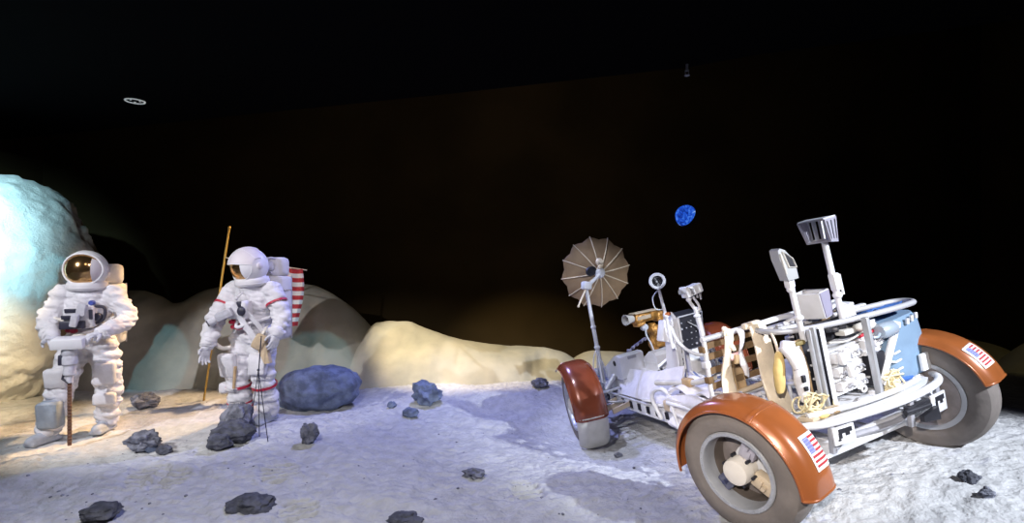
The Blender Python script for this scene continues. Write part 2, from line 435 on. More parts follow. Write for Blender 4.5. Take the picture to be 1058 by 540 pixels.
cr.color_ramp.elements[1].color = (.23, .16, .10, 1); cr.color_ramp.elements[1].position = .7
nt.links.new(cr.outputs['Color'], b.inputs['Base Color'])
tc = nt.nodes.new('ShaderNodeTexCoord'); n2 = nt.nodes.new('ShaderNodeTexNoise'); n2.inputs['Scale'].default_value = 5; n2.inputs['Detail'].default_value = 12; n2.inputs['Roughness'].default_value = .7
nt.links.new(tc.outputs['Object'], n2.inputs['Vector']); bp = nt.nodes.new('ShaderNodeBump'); bp.inputs['Strength'].default_value = .6; bp.inputs['Distance'].default_value = .09
nt.links.new(n2.outputs['Fac'], bp.inputs['Height']); nt.links.new(bp.outputs['Normal'], b.inputs['Normal'])
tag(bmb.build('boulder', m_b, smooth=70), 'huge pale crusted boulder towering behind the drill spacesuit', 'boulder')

# ---------------------------------------------------------------- earth picture, lamp, sprinkler
def earth():
    c = at(709.5, 223, 10.6); R_ = .225; ang = math.radians(38)
    m, nt, b = new_mat('earth_print'); L = nt.links.new
    tc = nt.nodes.new('ShaderNodeTexCoord'); n = nt.nodes.new('ShaderNodeTexNoise'); n.inputs['Scale'].default_value = 8.5; n.inputs['Detail'].default_value = 7; n.inputs['Distortion'].default_value = 1.6
    L(tc.outputs['Object'], n.inputs['Vector']); r = nt.nodes.new('ShaderNodeValToRGB'); L(n.outputs['Fac'], r.inputs['Fac'])
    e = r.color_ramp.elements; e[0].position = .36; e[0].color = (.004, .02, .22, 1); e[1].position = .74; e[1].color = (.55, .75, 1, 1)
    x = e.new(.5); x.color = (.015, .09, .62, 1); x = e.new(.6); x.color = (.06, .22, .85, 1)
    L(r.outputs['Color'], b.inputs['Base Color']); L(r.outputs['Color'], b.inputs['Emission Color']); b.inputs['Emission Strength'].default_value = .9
    mb = MB(); NR, NA = 14, 48
    def fn(u, v):          # gibbous disc, slightly domed
        a = v * 2 * PI; x, z = math.cos(a) * u, math.sin(a) * u
        k = x * math.cos(-ang) + z * math.sin(-ang)
        if k > 0: dx = k * .38; x -= dx * math.cos(-ang); z -= dx * math.sin(-ang)
        return (x * R_, -.05 * math.sqrt(max(0, 1 - u * u)), z * R_)
    vs = [fn(i / NR, j / NA) for i in range(NR + 1) for j in range(NA)]
    fs = [(i * NA + j, i * NA + (j + 1) % NA, (i + 1) * NA + (j + 1) % NA, (i + 1) * NA + j) for i in range(NR) for j in range(NA)]
    o = len(vs); vs += [(vs[NR * NA + j][0], .04, vs[NR * NA + j][2]) for j in range(NA)]
    fs += [(NR * NA + j, NR * NA + (j + 1) % NA, o + (j + 1) % NA, o + j) for j in range(NA)]; fs.append(tuple(o + j for j in range(NA)))
    mb.add(vs, fs); q = mb.build('earth_picture', m, loc=c, smooth=50)
    tag(q, 'glowing blue gibbous earth on the black wall above the rover', 'earth picture')
earth()
m_lampw = mat('lamp_trim', (.75, .78, .8), .4)
em, nt, b = new_mat('lamp_glow'); b.inputs['Emission Color'].default_value = (.85, .95, 1, 1); b.inputs['Emission Strength'].default_value = .22
p = at(139.5, 105, 2.2 * F_PX / 174)
lamp = thing('ceiling_light', 'round recessed downlight in the black ceiling above the drill spacesuit', 'lamp', (p.x, p.y, 3.91))
MB().lathe([(.096, -.004), (.102, -.012), (.115, -.010), (.118, 0), (.115, .01), (.10, .01)], n=40, closed_prof=True).build('ring', em, lamp)
MB().lathe([(0.0, .03), (.05, .028), (.075, .0), (.072, -.004), (.0, .02)], n=32).build('reflector', m_black, lamp)
for a in (.4, 2.2, 4.3): MB().ell((.055 * math.cos(a), .055 * math.sin(a), .002), (.016, .016, .01)).build('lens', em, lamp)
p = at(706, 79, 5.68)
spk = thing('ceiling_sprinkler', 'small sprinkler head hanging from the edge of the black soffit', 'sprinkler', (p.x, p.y - .12, 3.91))
ms = mat('sprinkler_metal', (.55, .57, .62), .35, .6)
MB().cyl((0, 0, .01), (0, 0, -.07), .014).build('pipe', ms, spk)
s_ = MB(); s_.tube([(-.018, 0, -.07), (-.02, 0, -.1), (0, 0, -.12)], .004, 6); s_.tube([(.018, 0, -.07), (.02, 0, -.1), (0, 0, -.12)], .004, 6); s_.cyl((0, 0, -.062), (0, 0, -.075), .022)
s_.build('yoke', ms, spk); MB().cyl((0, 0, -.118), (0, 0, -.123), .03).build('deflector', ms, spk)
# ---------------------------------------------------------------- lunar rover (x right, y forward, z up; origin on the ground under the rear axle)
white = mat('white_paint', (.74, .74, .77), .42, var=.10, vscale=7)
white_cloth = mat('white_cloth', (.78, .76, .80), .9, var=.10, vscale=12, bump=.35, bscale=28)
grey_metal = mat('grey_metal', (.50, .51, .54), .35, .35, var=.15)
dark_metal = mat('dark_metal', (.035, .035, .045), .4, .3, var=.3)
grey_paint = mat('grey_paint', (.36, .36, .40), .5, var=.2, vscale=10)
rubber = mat('tyre_rubber', (.22, .19, .172), .75, var=.22, vscale=6, bump=.15, bscale=30)
copper = mat('fender_paint', (.42, .125, .035), .28, .15, var=.22, vscale=4, spec=.6, coat=.5)
greywhite = mat('fender_extension', (.62, .60, .56), .55, var=.15)
beige = mat('beige_panel', (.62, .50, .36), .6, var=.15)
cream = mat('cream_webbing', (.90, .77, .60), .9, var=.14, vscale=9, bump=.3, bscale=50)
brown_web = mat('brown_webbing', (.20, .12, .055), .9, var=.25, vscale=14, bump=.2, bscale=120)
gold = mat('gold_foil', (.62, .30, .07), .35, .4, var=.55, vscale=16, bump=.9, bscale=26)
mesh_gold = mat('dish_mesh', (.34, .225, .125), .75, .1, var=.14, vscale=9)
rib_m = mat('dish_rib', (.80, .68, .50), .5, .1)
blue_cloth = mat('blue_bag_cloth', (.19, .29, .42), .8, var=.12, vscale=5, bump=.15, bscale=18)
blue_deep = mat('deep_blue_cloth', (.04, .13, .42), .8, var=.2)
yellow = mat('yellow_cloth', (.82, .60, .24), .85, var=.2, bump=.3, bscale=30)
tan = mat('tan_wood', (.52, .36, .20), .6, var=.25)
red = mat('red_stripe', (.55, .03, .05), .6)
purple = mat('dark_lavender', (.20, .19, .27), .5, var=.2)
cable_m = mat('cable', (.66, .67, .72), .6)
cable_blue = mat('blue_cable', (.12, .18, .42), .6)
cord_m = mat('cream_cord', (.76, .66, .42), .9)
decal = flag_mat('flag_decal', .09, False)
screw = mat('panel_marks', (.24, .25, .29), .5)

rover = thing('lunar_rover', 'white lunar roving vehicle with copper fenders and umbrella antenna parked on the moon soil', 'rover')
rover.matrix_world = ROVER
def part(mb, name, m, smooth=40, parent=None, label=None, **k):
    o = mb.build(name, m, parent or rover, smooth, **k)
    if label: o['label'] = label
    return o

# --- wheels: local -x is the outer face
AX = Matrix.Rotation(-PI / 2, 4, 'Y')        # lathe z -> local -x
tp = [(.252, -.085), (.262, -.108), (.30, -.121), (.345, -.119), (.388, -.100), (.406, -.070), (.411, -.03), (.411, .03), (.406, .070), (.388, .100), (.345, .119), (.30, .121), (.262, .108), (.252, .085)]
wheel0 = MB().lathe(tp, AX, 72, closed_prof=True).build('wheel', rubber, rover, 30)
b = MB(); b.lathe([(.260, .112), (.254, .121), (.232, .119), (.224, .102), (.224, .05), (.226, -.11), (.262, -.115), (.256, -.09), (.234, -.06), (.240, .09)], AX, 64, closed_prof=True)
if True:
    r_ = b
    for k in range(36):
        a = 2 * PI * k / 36; r_.ell((-.121, .244 * math.cos(a), .245 * math.sin(a)), (.004, .005, .005), nu=6, nv=4)
b.build('rim', grey_metal, wheel0, 35)
b = MB().lathe([(.232, .098), (.226, .06), (.222, -.10), (.226, -.105), (.229, .06)], AX, 64, closed_prof=True); b.build('rim_barrel', mat('rim_inside', (.13, .105, .09), .6, var=.3), wheel0, 40)
b = MB().lathe([(.228, -.10), (.19, -.085), (.12, -.07), (.06, -.06), (.06, -.07), (.12, -.082), (.19, -.10), (.228, -.115)], AX, 48, closed_prof=True)
b.build('wheel_disc', mat('lavender_disc', (.30, .26, .25), .55, var=.3, vscale=10), wheel0, 40)
b = MB().lathe([(0, .135), (.060, .133), (.080, .124), (.086, .105), (.088, .05), (.075, .04), (.075, -.02), (0, -.02)], AX, 40)
b.build('hub_cap', mat('hub_cream', (.82, .76, .68), .5, var=.1), wheel0, 35)
for ang, m_ in ((118, mat('bracket_grey', (.42, .40, .46), .5)), (212, beige), (-40, mat('navy_block', (.05, .055, .11), .4))):
    a = math.radians(ang); Mx = Matrix.Rotation(a, 4, 'X')
    s = MB().box((-.015, .150, 0), (.07, .14, .105), bev=.014, M=Mx); s.box((-.04, .12, .0), (.05, .06, .06), bev=.008, M=Mx); s.cyl(Mx @ V((-.08, .17, .0)), Mx @ V((-.05, .17, 0)), .014)
    s.build('spoke', m_, wheel0, 35)
for k in range(6):
    a = 2 * PI * k / 6 + .3; MB().cyl((-.05, .10 * math.cos(a), .10 * math.sin(a)), (-.09, .10 * math.cos(a), .10 * math.sin(a)), .011, n=6).build('wheel_bolt', dark_metal, wheel0, 30)
b = MB().lathe([(0, -.05), (.11, -.06), (.125, -.10), (.12, -.19), (.10, -.215), (0, -.22)], AX, 32)
b.build('drive_motor', white, wheel0, 35)

SR, SF = .243, -.235
def fender_fn(t0, t1, R0, R1, w0, w1, rz=1.):
    def f(u, v):
        t = math.radians(t0 + (t1 - t0) * u); w = w0 + (w1 - w0) * v
        e = abs(2 * v - 1); R = R0 + (R1 - R0) * u * u - .055 * e ** 5
        return (w, R * math.cos(t), R * math.sin(t))
    return f
def fender(t0, t1, tj, mirror, RA=.455, RB=.500):
    s = -1 if mirror else 1; RJ = RA + .019
    fb = MB().sheet(fender_fn(t0, tj + 2, RA, RA + .011, -.160 * s, .135 * s), 40, 14, .008)
    fr = fb.build('fender', copper, rover, 50)
    MB().sheet(fender_fn(tj - 2, t1, RJ, RB, -.170 * s, .145 * s), 34, 14, .010).build('fender_flare', copper, fr, 50)
    # rolled lip round the edge and joint bead
    l = MB(); f1 = fender_fn(t0, tj, RA, RA + .011, -.163 * s, .135 * s); f2 = fender_fn(tj, t1, RJ, RB, -.173 * s, .145 * s)
    l.tube([f1(i / 24, 0) for i in range(25)] + [f2(i / 24, 0) for i in range(25)], .009, 8)
    l.tube([f1(i / 24, 1) for i in range(25)] + [f2(i / 24, 1) for i in range(25)], .008, 8)
    l.tube([f2(1, j / 20) for j in range(21)], .010, 8); l.tube([f2(0.02, j / 20) for j in range(21)], .007, 8)
    l.build('fender_lip', copper, fr, 50)
    st = MB(); st.tube([(.10 * s, 0, .455), (.17 * s, 0, .3), (.26 * s, 0, .05)], .012, 8, k=4); st.build('fender_strut', grey_metal, fr)
    return fr
def decal_on(fr, u0, u1, v0, v1, T1, mirror):
    s = -1 if mirror else 1
    f2 = fender_fn(90 if mirror else 116, T1, .474 if not mirror else .462, .500 if not mirror else .458, -.170 * s, .145 * s)
    def f(u, v):
        uu = u0 + (u1 - u0) * u; p = V(f2(0, 0))
        vv = v1 + (v0 - v1) * v
        q = V(f2(vv, uu)); n = V((0, q.y, q.z)).normalized(); return q + n * .009
    d = MB().sheet(f, 14, 14, .002); d.build('flag_decal', decal, fr, 60)['label'] = 'small stars and stripes decal with white border'
# rear left
wheel0.location = (-.915, 0, .41); wheel0.rotation_euler = (0, 0, SR)
f_rl = fender(-8, 186, 118, False); f_rl.location = wheel0.location; f_rl.rotation_euler = (0, 0, SR)
decal_on(f_rl, .40, .92, .44, .78, 186, False)
w = copy_tree(wheel0, rover); w.location = (.915, 0, .41); w.rotation_euler = (0, 0, SR + PI)
f_rr = fender(-8, 164, 92, True, .443, .458); f_rr.location = w.location; f_rr.rotation_euler = (0, 0, SR)
decal_on(f_rr, .88, .36, .52, .82, 164, True)
w = copy_tree(wheel0, rover); w.location = (-.915, 2.29, .41); w.rotation_euler = (0, 0, SF)
w = copy_tree(wheel0, rover); w.location = (.915, 2.29, .41); w.rotation_euler = (0, 0, SF + PI)
shaded_copper = mat('front_fender_shaded', (.24, .058, .026), .26, .15, var=.2, vscale=4, spec=.6, coat=.6)  # fender paint darkened and reddened, so the front wheels' shade sits in the colour
def front_fender(side):
    s = side
    fr = MB().sheet(fender_fn(62, 186, .455, .485, .17 * s, -.15 * s), 44, 14, .010).build('fender', shaded_copper, rover, 50)
    l = MB(); f1 = fender_fn(62, 186, .455, .485, .173 * s, -.153 * s)
    l.tube([f1(i / 30, 0) for i in range(31)], .009); l.tube([f1(i / 30, 1) for i in range(31)], .009); l.tube([f1(0, i / 12) for i in range(13)], .008); l.tube([f1(.16, i / 12) for i in range(13)], .007)
    l.build('fender_lip', shaded_copper, fr)
    e = MB().sheet(fender_fn(182, 224, .478, .50, .165 * s, -.145 * s), 16, 14, .012); e.build('fender_extension', greywhite, fr, 50)['label'] = 'pale grey lower extension of the fender'
    l = MB(); f1 = fender_fn(182, 224, .484, .50, .165 * s, -.145 * s); l.tube([f1(.02, i / 12) for i in range(13)], .007); l.build('extension_seam', greywhite, fr)
    fr.location = (.915 * s, 2.29, .41); fr.rotation_euler = (0, 0, SF)
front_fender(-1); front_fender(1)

# --- suspension
def suspension(sx, y):
    b = MB()
    for dz, dy in ((.34, .10), (.34, -.10), (.47, .08), (.47, -.08)):
        b.tube([(sx * .48, y + dy * 1.5, dz + .02), (sx * .74, y + dy * .6, dz - .01)], .014, 8)
    b.box((sx * .75, y, .40), (.06, .12, .2), bev=.015)
    b.cyl((sx * .5, y, .56), (sx * .72, y, .36), .022); b.cyl((sx * .46, y, .60), (sx * .6, y, .47), .034)
    b.tube([(sx * .5, y - .2, .36), (sx * .6, y - .22, .38), (sx * .74, y - .1, .40)], .011, 8, k=4)
    return part(b, 'suspension_arm', grey_metal)
for sx in (-1, 1):
    for y in (0, 2.29): suspension(sx, y)
b = MB()
for q in (0, 1, 2): b.prism([(-.10, 0), (.42, .02), (.42, .06), (-.10, .05)], .02, Matrix.Translation((-.62, 2.0 + .13 * q, .31)) @ Matrix.Rotation(PI / 2, 4, 'X') @ Matrix.Rotation(.10, 4, 'Z'))
part(b, 'fender_bracket', beige)

# --- chassis
b = MB()
for sx in (-1, 1):
    b.box((sx * .5, 1.28, .40), (.035, 2.75, .018), bev=.004); b.box((sx * .5, 1.28, .29), (.035, 2.75, .018), bev=.004)
    for y in np.arange(-.05, 2.66, .15): b.box((sx * .5, y, .345), (.03, .085, .10), bev=.003)
    b.box((sx * .488, 1.28, .345), (.008, 2.7, .10))
for y in (-.08, .55, 1.15, 1.75, 2.3, 2.64): b.box((0, y, .345), (1.0, .045, .10), bev=.006)
part(b, 'chassis_frame', white)
for y in np.arange(.10, 2.7, .15): part(MB().box((-.512, float(y) - .075, .345), (.012, .05, .066), bev=.003), 'rail_slot', dark_metal)
b = MB().box((0, 1.3, .315), (.97, 2.7, .015)); 
for x in np.arange(-.44, .45, .08): b.box((x, 1.3, .326), (.012, 2.6, .012))
part(b, 'floor_pan', white)
b = MB(); b.box((-.56, 2.52, .42), (.16, .16, .03), bev=.006); b.box((-.6, 2.5, .38), (.03, .2, .09), bev=.006); b.box((-.52, 2.6, .47), (.08, .12, .08), bev=.01)
for k in range(3): b.cyl((-.64, 2.42 + .06 * k, .44), (-.64, 2.42 + .06 * k, .47), .014)
part(b, 'corner_bracket', white)

# --- front equipment: battery cover, left electronics box, relay unit
b = MB().sheet(lambda u, v: (-.50 + .16 * v + .02 * math.sin(v * PI) * math.sin(u * 9), 2.22 - 1.02 * u, .42 + .02 * u + (.20 + .13 * u) * v ** .8 + .02 * math.sin(u * 7 + 1) * v), 30, 14, .02)
b.box((-.12, 1.75, .52), (.52, .9, .20), bev=.03)
part(b, 'dust_cover', white_cloth, 60, label='pale lavender dust cover sheet')
YZ = Matrix(((0, 0, 1, 0), (1, 0, 0, 0), (0, 1, 0, 0), (0, 0, 0, 1)))      # local x->y, y->z, z->x
b = MB().prism([(2.14, .44), (2.14, .80), (2.17, .815), (2.24, .815), (2.50, .66), (2.62, .56), (2.62, .42)], .30, Matrix.Translation((-.30, 0, 0)) @ YZ)
bx = part(b, 'electronics_box', white, 30)
b = MB(); b.ell((-.452, 2.26, .73), (.006, .028, .03)); part(b, 'box_latch', dark_metal, parent=bx)
b = MB(); b.tube([(-.458, 2.62, .545), (-.458, 2.14, .565), (-.145, 2.13, .59)], .005, 6); b.box((-.30, 2.132, .78), (.10, .012, .03)); part(b, 'strap_line', grey_paint, parent=bx)
b = MB().prism([(1.86, .46), (1.86, .78), (1.90, .815), (1.98, .82), (2.10, .74), (2.12, .46)], .26, Matrix.Translation((-.05, 0, 0)) @ YZ); b.box((-.05, 2.0, .70), (.268, .24, .012))
rx = part(b, 'relay_box', white, 30)
b = MB().box((.10, 1.98, .63), (.05, .24, .34), bev=.01); part(b, 'relay_heat_sink', purple, parent=rx)
b = MB()
for k in range(7):
    b.cyl((-.22 + .035 * k, 1.80, .56 + .01 * (k % 3)), (-.22 + .035 * k, 1.80, .65 + .015 * (k % 2)), .013, n=8)
    b.ell((-.24 + .04 * k, 1.76, .60 - .02 * (k % 2)), (.022, .018, .016), nu=8, nv=6)
b.box((-.02, 1.74, .60), (.26, .05, .022), bev=.005); b.box((.0, 1.78, .66), (.2, .04, .02), bev=.005)
part(b, 'valve_cluster', dark_metal)
b = MB()
for k in range(5): b.box((-.20 + .05 * k, 1.70 + .03 * (k % 2), .66 + .01 * k), (.035, .05, .025), bev=.006)
b.tube([(-.25, 1.75, .7), (-.1, 1.7, .78), (.1, 1.72, .70), (.2, 1.7, .6)], .012, k=5)
part(b, 'connector_block', white)
b = MB()
random.seed(3)
for k in range(7):
    x0 = -.62 + .07 * k; b.tube([(x0, 2.65, .50 + .02 * k), (x0 + .1 * random.uniform(-1, 1), 2.62, .62 + .03 * random.random()), (x0 + .12, 2.55, .56), (x0 + .2, 2.4, .50)], .006, 6, k=5)
part(b, 'cable_loop', cable_blue)
b = MB()
b.tube([(-.65, 2.30, .58), (-.58, 2.38, .52), (-.45, 2.62, .52)], .014, k=4); b.tube([(-.70, 2.36, .50), (-.5, 2.62, .46)], .012); b.box((-.46, 2.62, .56), (.18, .1, .16), bev=.02); b.box((-.62, 2.54, .52), (.10, .12, .04), bev=.01)
part(b, 'steering_linkage', grey_metal)

# --- console with control panel, low-gain antenna, film camera
b = MB(); b.prism([(1.40, .60), (1.34, 1.20), (1.40, 1.26), (1.47, 1.26), (1.60, .60)], .05, Matrix.Translation((-.245, 0, 0)) @ YZ)
b.box((0, 1.53, .70), (.12, .1, .6), bev=.01)
for dx in (-.29, -.215): b.tube([(dx, 1.37, .62), (dx, 1.33, 1.2)], .010)
con = part(b, 'console', white, 30)
b = MB(); b.prism([(1.42, .87), (1.355, 1.19), (1.52, 1.23), (1.60, .87)],   .28, Matrix.Translation((-.07, 0, 0)) @ YZ); pan = part(b, 'control_panel', dark_metal, 30, label='black instrument panel')
random.seed(5)
for i in range(5):
    for j in range(5):
        if random.random() < .75:
            z = .91 + .058 * j; y = 1.412 - (z - .87) * .2; x = -.18 + .055 * i
            part(MB().cyl((x, y - .004, z), (x, y - .016, z + .003), random.choice((.005, .007, .011)), n=10), 'gauge', screw, 30, parent=pan)
b = MB(); b.tube([(-.21, 1.345, 1.205), (.07, 1.345, 1.205), (.075, 1.41, .88)], .008); b.tube([(-.10, 1.35, 1.14), (.0, 1.36, 1.07), (.04, 1.37, 1.0)], .006); part(b, 'panel_trim', grey_metal, parent=pan)
b = MB(); b.tube([(-.33, 1.33, 1.16), (-.28, 1.3, .98), (-.18, 1.22, .86), (-.02, 1.12, .82), (.02, 1.08, .76)], .017, 10, k=6); part(b, 'grab_hose', white)
b = MB(); b.tube([(-.37, 1.33, 1.1), (-.30, 1.33, .9), (-.31, 1.33, .7)], .007, k=5); b.box((-.33, 1.40, 1.10), (.12, .1, .20), (0, .35, 0), bev=.015); part(b, 'console_flap', white)
random.seed(11)
for k in range(6):
    b = MB(); dz = .04 * k; b.tube([(-.30 + .03 * k, 1.2, .74 - .02 * k), (-.22 + .02 * k, 1.1, .58 + dz * .4), (-.06 + .02 * k, 1.04, .56 + dz * .5), (.02, 1.05, .66 + dz * .5), (.0, 1.15, .82 - .05 * k)], .013 if k % 2 else .009, 8, k=6)
    part(b, 'cable', cable_blue if k in (1, 4) else cable_m)
b = MB(); b.tube([(-.36, 1.3, .95), (-.365, 1.3, 1.28), (-.385, 1.3, 1.52)], lambda t: .017 - .004 * t, 10); b.ell((-.363, 1.3, 1.26), .028); lg = part(b, 'antenna_staff', white)
FA = Matrix.Translation((-.39, 1.29, 1.585)) @ frame_from(V((-.45, -.86, .12))).to_4x4()
b = MB().lathe([(.046, 0), (.05, .02), (.072, .022), (.076, .01), (.074, -.012), (.05, -.014)], FA, 32, closed_prof=True); b.lathe([(0, -.006), (.052, -.006), (.05, -.018), (0, -.02)], FA, 24)
ld = part(b, 'antenna_disc', white, parent=lg)
b = MB()
for k in range(3): b.lathe([(.012 + .013 * k, .0), (.016 + .013 * k, .006), (.02 + .013 * k, .0)], FA, 24)
part(b, 'disc_ring', dark_metal, parent=ld)
b = MB().ell((-.35, 1.295, 1.27), (.035, .03, .02)); part(b, 'staff_clamp', copper, parent=lg)
b = MB(); b.tube([(-.395, 1.31, 1.50), (-.46, 1.31, 1.44), (-.45, 1.31, 1.34), (-.37, 1.31, 1.32)], .005, 6, k=5); part(b, 'antenna_lead', cable_m, parent=lg)

b = MB(); b.tube([(-.15, 1.1, .55), (-.165, 1.1, 1.12), (-.175, 1.1, 1.21)], .026, 12); b.tube([(-.175, 1.1, 1.2), (-.19, 1.1, 1.30)], .018); b.tube([(-.19, 1.1, 1.28), (-.235, 1.1, 1.37), (-.245, 1.1, 1.43)], .015, k=3); b.tube([(-.165, 1.1, 1.24), (-.14, 1.1, 1.30), (-.19, 1.1, 1.40)], .011, k=4)
b.ell((-.18, 1.1, 1.22), (.034, .034, .02)); b.ell((-.15, 1.1, 1.275), .022); b.ell((-.236, 1.1, 1.38), .024)
cp = part(b, 'camera_post', white)
b = MB().box((-.185, 1.1, 1.455), (.17, .10, .085), (0, -.15, 0), bev=.012); b.box((-.26, 1.10, 1.45), (.035, .09, .1), (0, -.15, 0), bev=.006); fc = part(b, 'film_camera', white, parent=cp)
b = MB(); b.cyl((-.275, 1.08, 1.46), (-.33, 1.08, 1.465), .022); b.box((-.222, 1.048, 1.45), (.03, .01, .055), (0, -.15, 0)); b.tube([(-.09, 1.1, 1.50), (-.088, 1.1, 1.42), (-.10, 1.1, 1.40)], .006)
for k in range(4): b.cyl((-.21 + .035 * k, 1.1, 1.415), (-.21 + .035 * k, 1.1, 1.375 - .02 * (k % 2)), .008, n=8)
part(b, 'camera_lens', grey_paint, parent=cp)

# --- gold television camera on its mount
b = MB(); b.tube([(.22, 2.45, .55), (.22, 2.45, .80), (.24, 2.45, 1.02)], lambda t: .055 + .015 * math.sin(t * 17), 14, k=8); b.box((.27, 2.44, .80), (.17, .14, .14), (0, .15, .2), bev=.03); b.box((.25, 2.44, .93), (.13, .12, .12), (0, -.2, .1), bev=.03)
tv = part(b, 'camera_mount', gold)
b = MB(); b.box((.16, 2.44, 1.11), (.38, .13, .10), (0, .04, .15), bev=.02); b.box((.36, 2.46, 1.08), (.14, .12, .12), (0, .15, .1), bev=.025); b.box((.06, 2.43, 1.05), (.12, .1, .06), bev=.015); part(b, 'television_camera', gold, parent=tv, label='gold foil wrapped television camera')
b = MB(); b.box((.15, 2.43, 1.175), (.36, .11, .018), (0, .05, .15), bev=.006); b.box((.10, 2.365, 1.12), (.20, .01, .04), (0, .05, .15)); part(b, 'camera_sunshade', beige, parent=tv)
b = MB(); b.lathe([(.038, 0), (.042, .03), (.062, .11), (.056, .11), (.036, .03), (.03, 0)], Matrix.Translation((-.03, 2.40, 1.13)) @ frame_from(V((-1, -.12, .06))).to_4x4(), 20, closed_prof=True); part(b, 'lens_hood', greywhite, parent=tv)
b = MB(); b.tube([(.10, 2.37, 1.04), (.08, 2.36, .92), (.12, 2.36, .8), (.14, 2.34, .62)], .010, k=5); b.ell((.10, 2.40, 1.0), (.05, .04, .04)); part(b, 'camera_lead', cable_m, parent=tv)
b = MB(); b.tube([(-.14, 2.5, .74), (.0, 2.52, .80), (.14, 2.5, .86)], .014, k=4)
for k in range(5): b.ell((-.1 + .06 * k, 2.5, .77 + .02 * k), (.03, .025, .018), (0, .4, k))
part(b, 'mount_bracket', purple)

# --- umbrella dish antenna
base, top = V((-.515, 2.47, .42)), V((-.50, 2.47, 1.58))
b = MB(); b.tube([base, base.lerp(top, .5), top], lambda t: .026 - .006 * t, 12); b.ell(base.lerp(top, .42), (.034, .034, .03)); b.ell(base.lerp(top, .62), (.032, .032, .025)); b.box(base + V((0, 0, .04)), (.14, .12, .1), bev=.02)
for a in (0, 2.1, 4.2): b.tube([base + V((.12 * math.cos(a), .1 * math.sin(a), 0)), base + V((.02 * math.cos(a), .02 * math.sin(a), .36))], .008)
ms_ = part(b, 'antenna_mast', white)
b = MB(); b.tube([base + V((-.06, -.02, .1)), base + V((-.1, -.03, .3)), base + V((-.03, -.03, .46)), base + V((.02, -.03, .3)), base + V((.06, -.02, .12))], .006, 6, k=6); part(b, 'mast_lead', cable_m, parent=ms_)
DC = V((-.265, 2.52, 1.715)); ax_ = V((.22, 1.0, .10)).normalized(); DM = Matrix.Translation(DC) @ frame_from(ax_).to_4x4()
RD, NRB = .415, 12
def dish(u, v):       # back of the bowl towards the viewer; scalloped between the ribs
    a = v * 2 * PI; k = abs(((v * NRB) % 1) - .5) * 2     # 1 at a rib
    R = RD * u * (1 - .075 * (1 - k ** 1.0) * u * u * 1.1)
    return (R * math.cos(a), R * math.sin(a), .15 * u * u - .012 * (1 - k) * u)
vs = []; NU_, NV_ = 14, NRB * 8
for sg in (0, 1):
    for i in range(NU_ + 1):
        for j in range(NV_): p = V(dish(.04 + .96 * i / NU_, j / NV_)); vs.append(p + V((0, 0, -.004 * sg)))
fs = []; o2 = (NU_ + 1) * NV_
for i in range(NU_):
    for j in range(NV_):
        q = [i * NV_ + j, i * NV_ + (j + 1) % NV_, (i + 1) * NV_ + (j + 1) % NV_, (i + 1) * NV_ + j]; fs.append(tuple(q)); fs.append(tuple(x + o2 for x in q[::-1]))
for j in range(NV_):
    for i in (0, NU_):
        q = [i * NV_ + j, i * NV_ + (j + 1) % NV_]; fs.append((q[0], q[1], q[1] + o2, q[0] + o2))
dsh = part(MB().add(vs, fs, DM), 'antenna_dish', mesh_gold, 40, label='tan umbrella shaped mesh dish')
for k in range(NRB):
    b = MB(); v = k / NRB; b.tube([DM @ (V(dish(u, v)) + V((0, 0, -.012 + .004 * u))) for u in (.06, .25, .45, .65, .85, 1.02)], lambda t: .0085 - .003 * t, 6); part(b, 'rib', rib_m, parent=dsh)
hub = DM @ V((0, 0, -.03))
b = MB(); b.lathe([(0, -.055), (.04, -.05), (.06, -.02), (.062, .01), (0, .01)], DM, 20); b.box(top + V((.0, -.02, .03)), (.11, .08, .09), (0, .3, .2), bev=.02); b.tube([top, hub], .02); part(b, 'dish_hub', white, parent=dsh)
b = MB(); b.lathe([(0, -.03), (.075, -.022), (.08, 0), (0, .005)], Matrix.Translation(DM @ V((.11, .045, -.03))) @ DM.to_3x3().to_4x4() @ Matrix.Rotation(.5, 4, 'Y') @ Matrix.Diagonal((1, .7, 1, 1)), 20); part(b, 'dish_sight', dark_metal, parent=dsh)
b = MB(); c = V((-.285, 2.44, 1.84)); b.ell(c, (.045, .03, .045)); b.cyl(c + V((0, -.035, .01)), c + V((.0, .02, -.01)), .028); b.box(c + V((-.02, -.01, -.055)), (.03, .03, .05), (0, .5, 0), bev=.006); part(b, 'antenna_feed', rib_m, parent=dsh)
b = MB(); b.tube([top + V((-.02, -.03, .0)), V((-.66, 2.42, 1.415))], .010); b.ell((-.662, 2.42, 1.41), .014); part(b, 'pointing_handle', rib_m, parent=dsh)

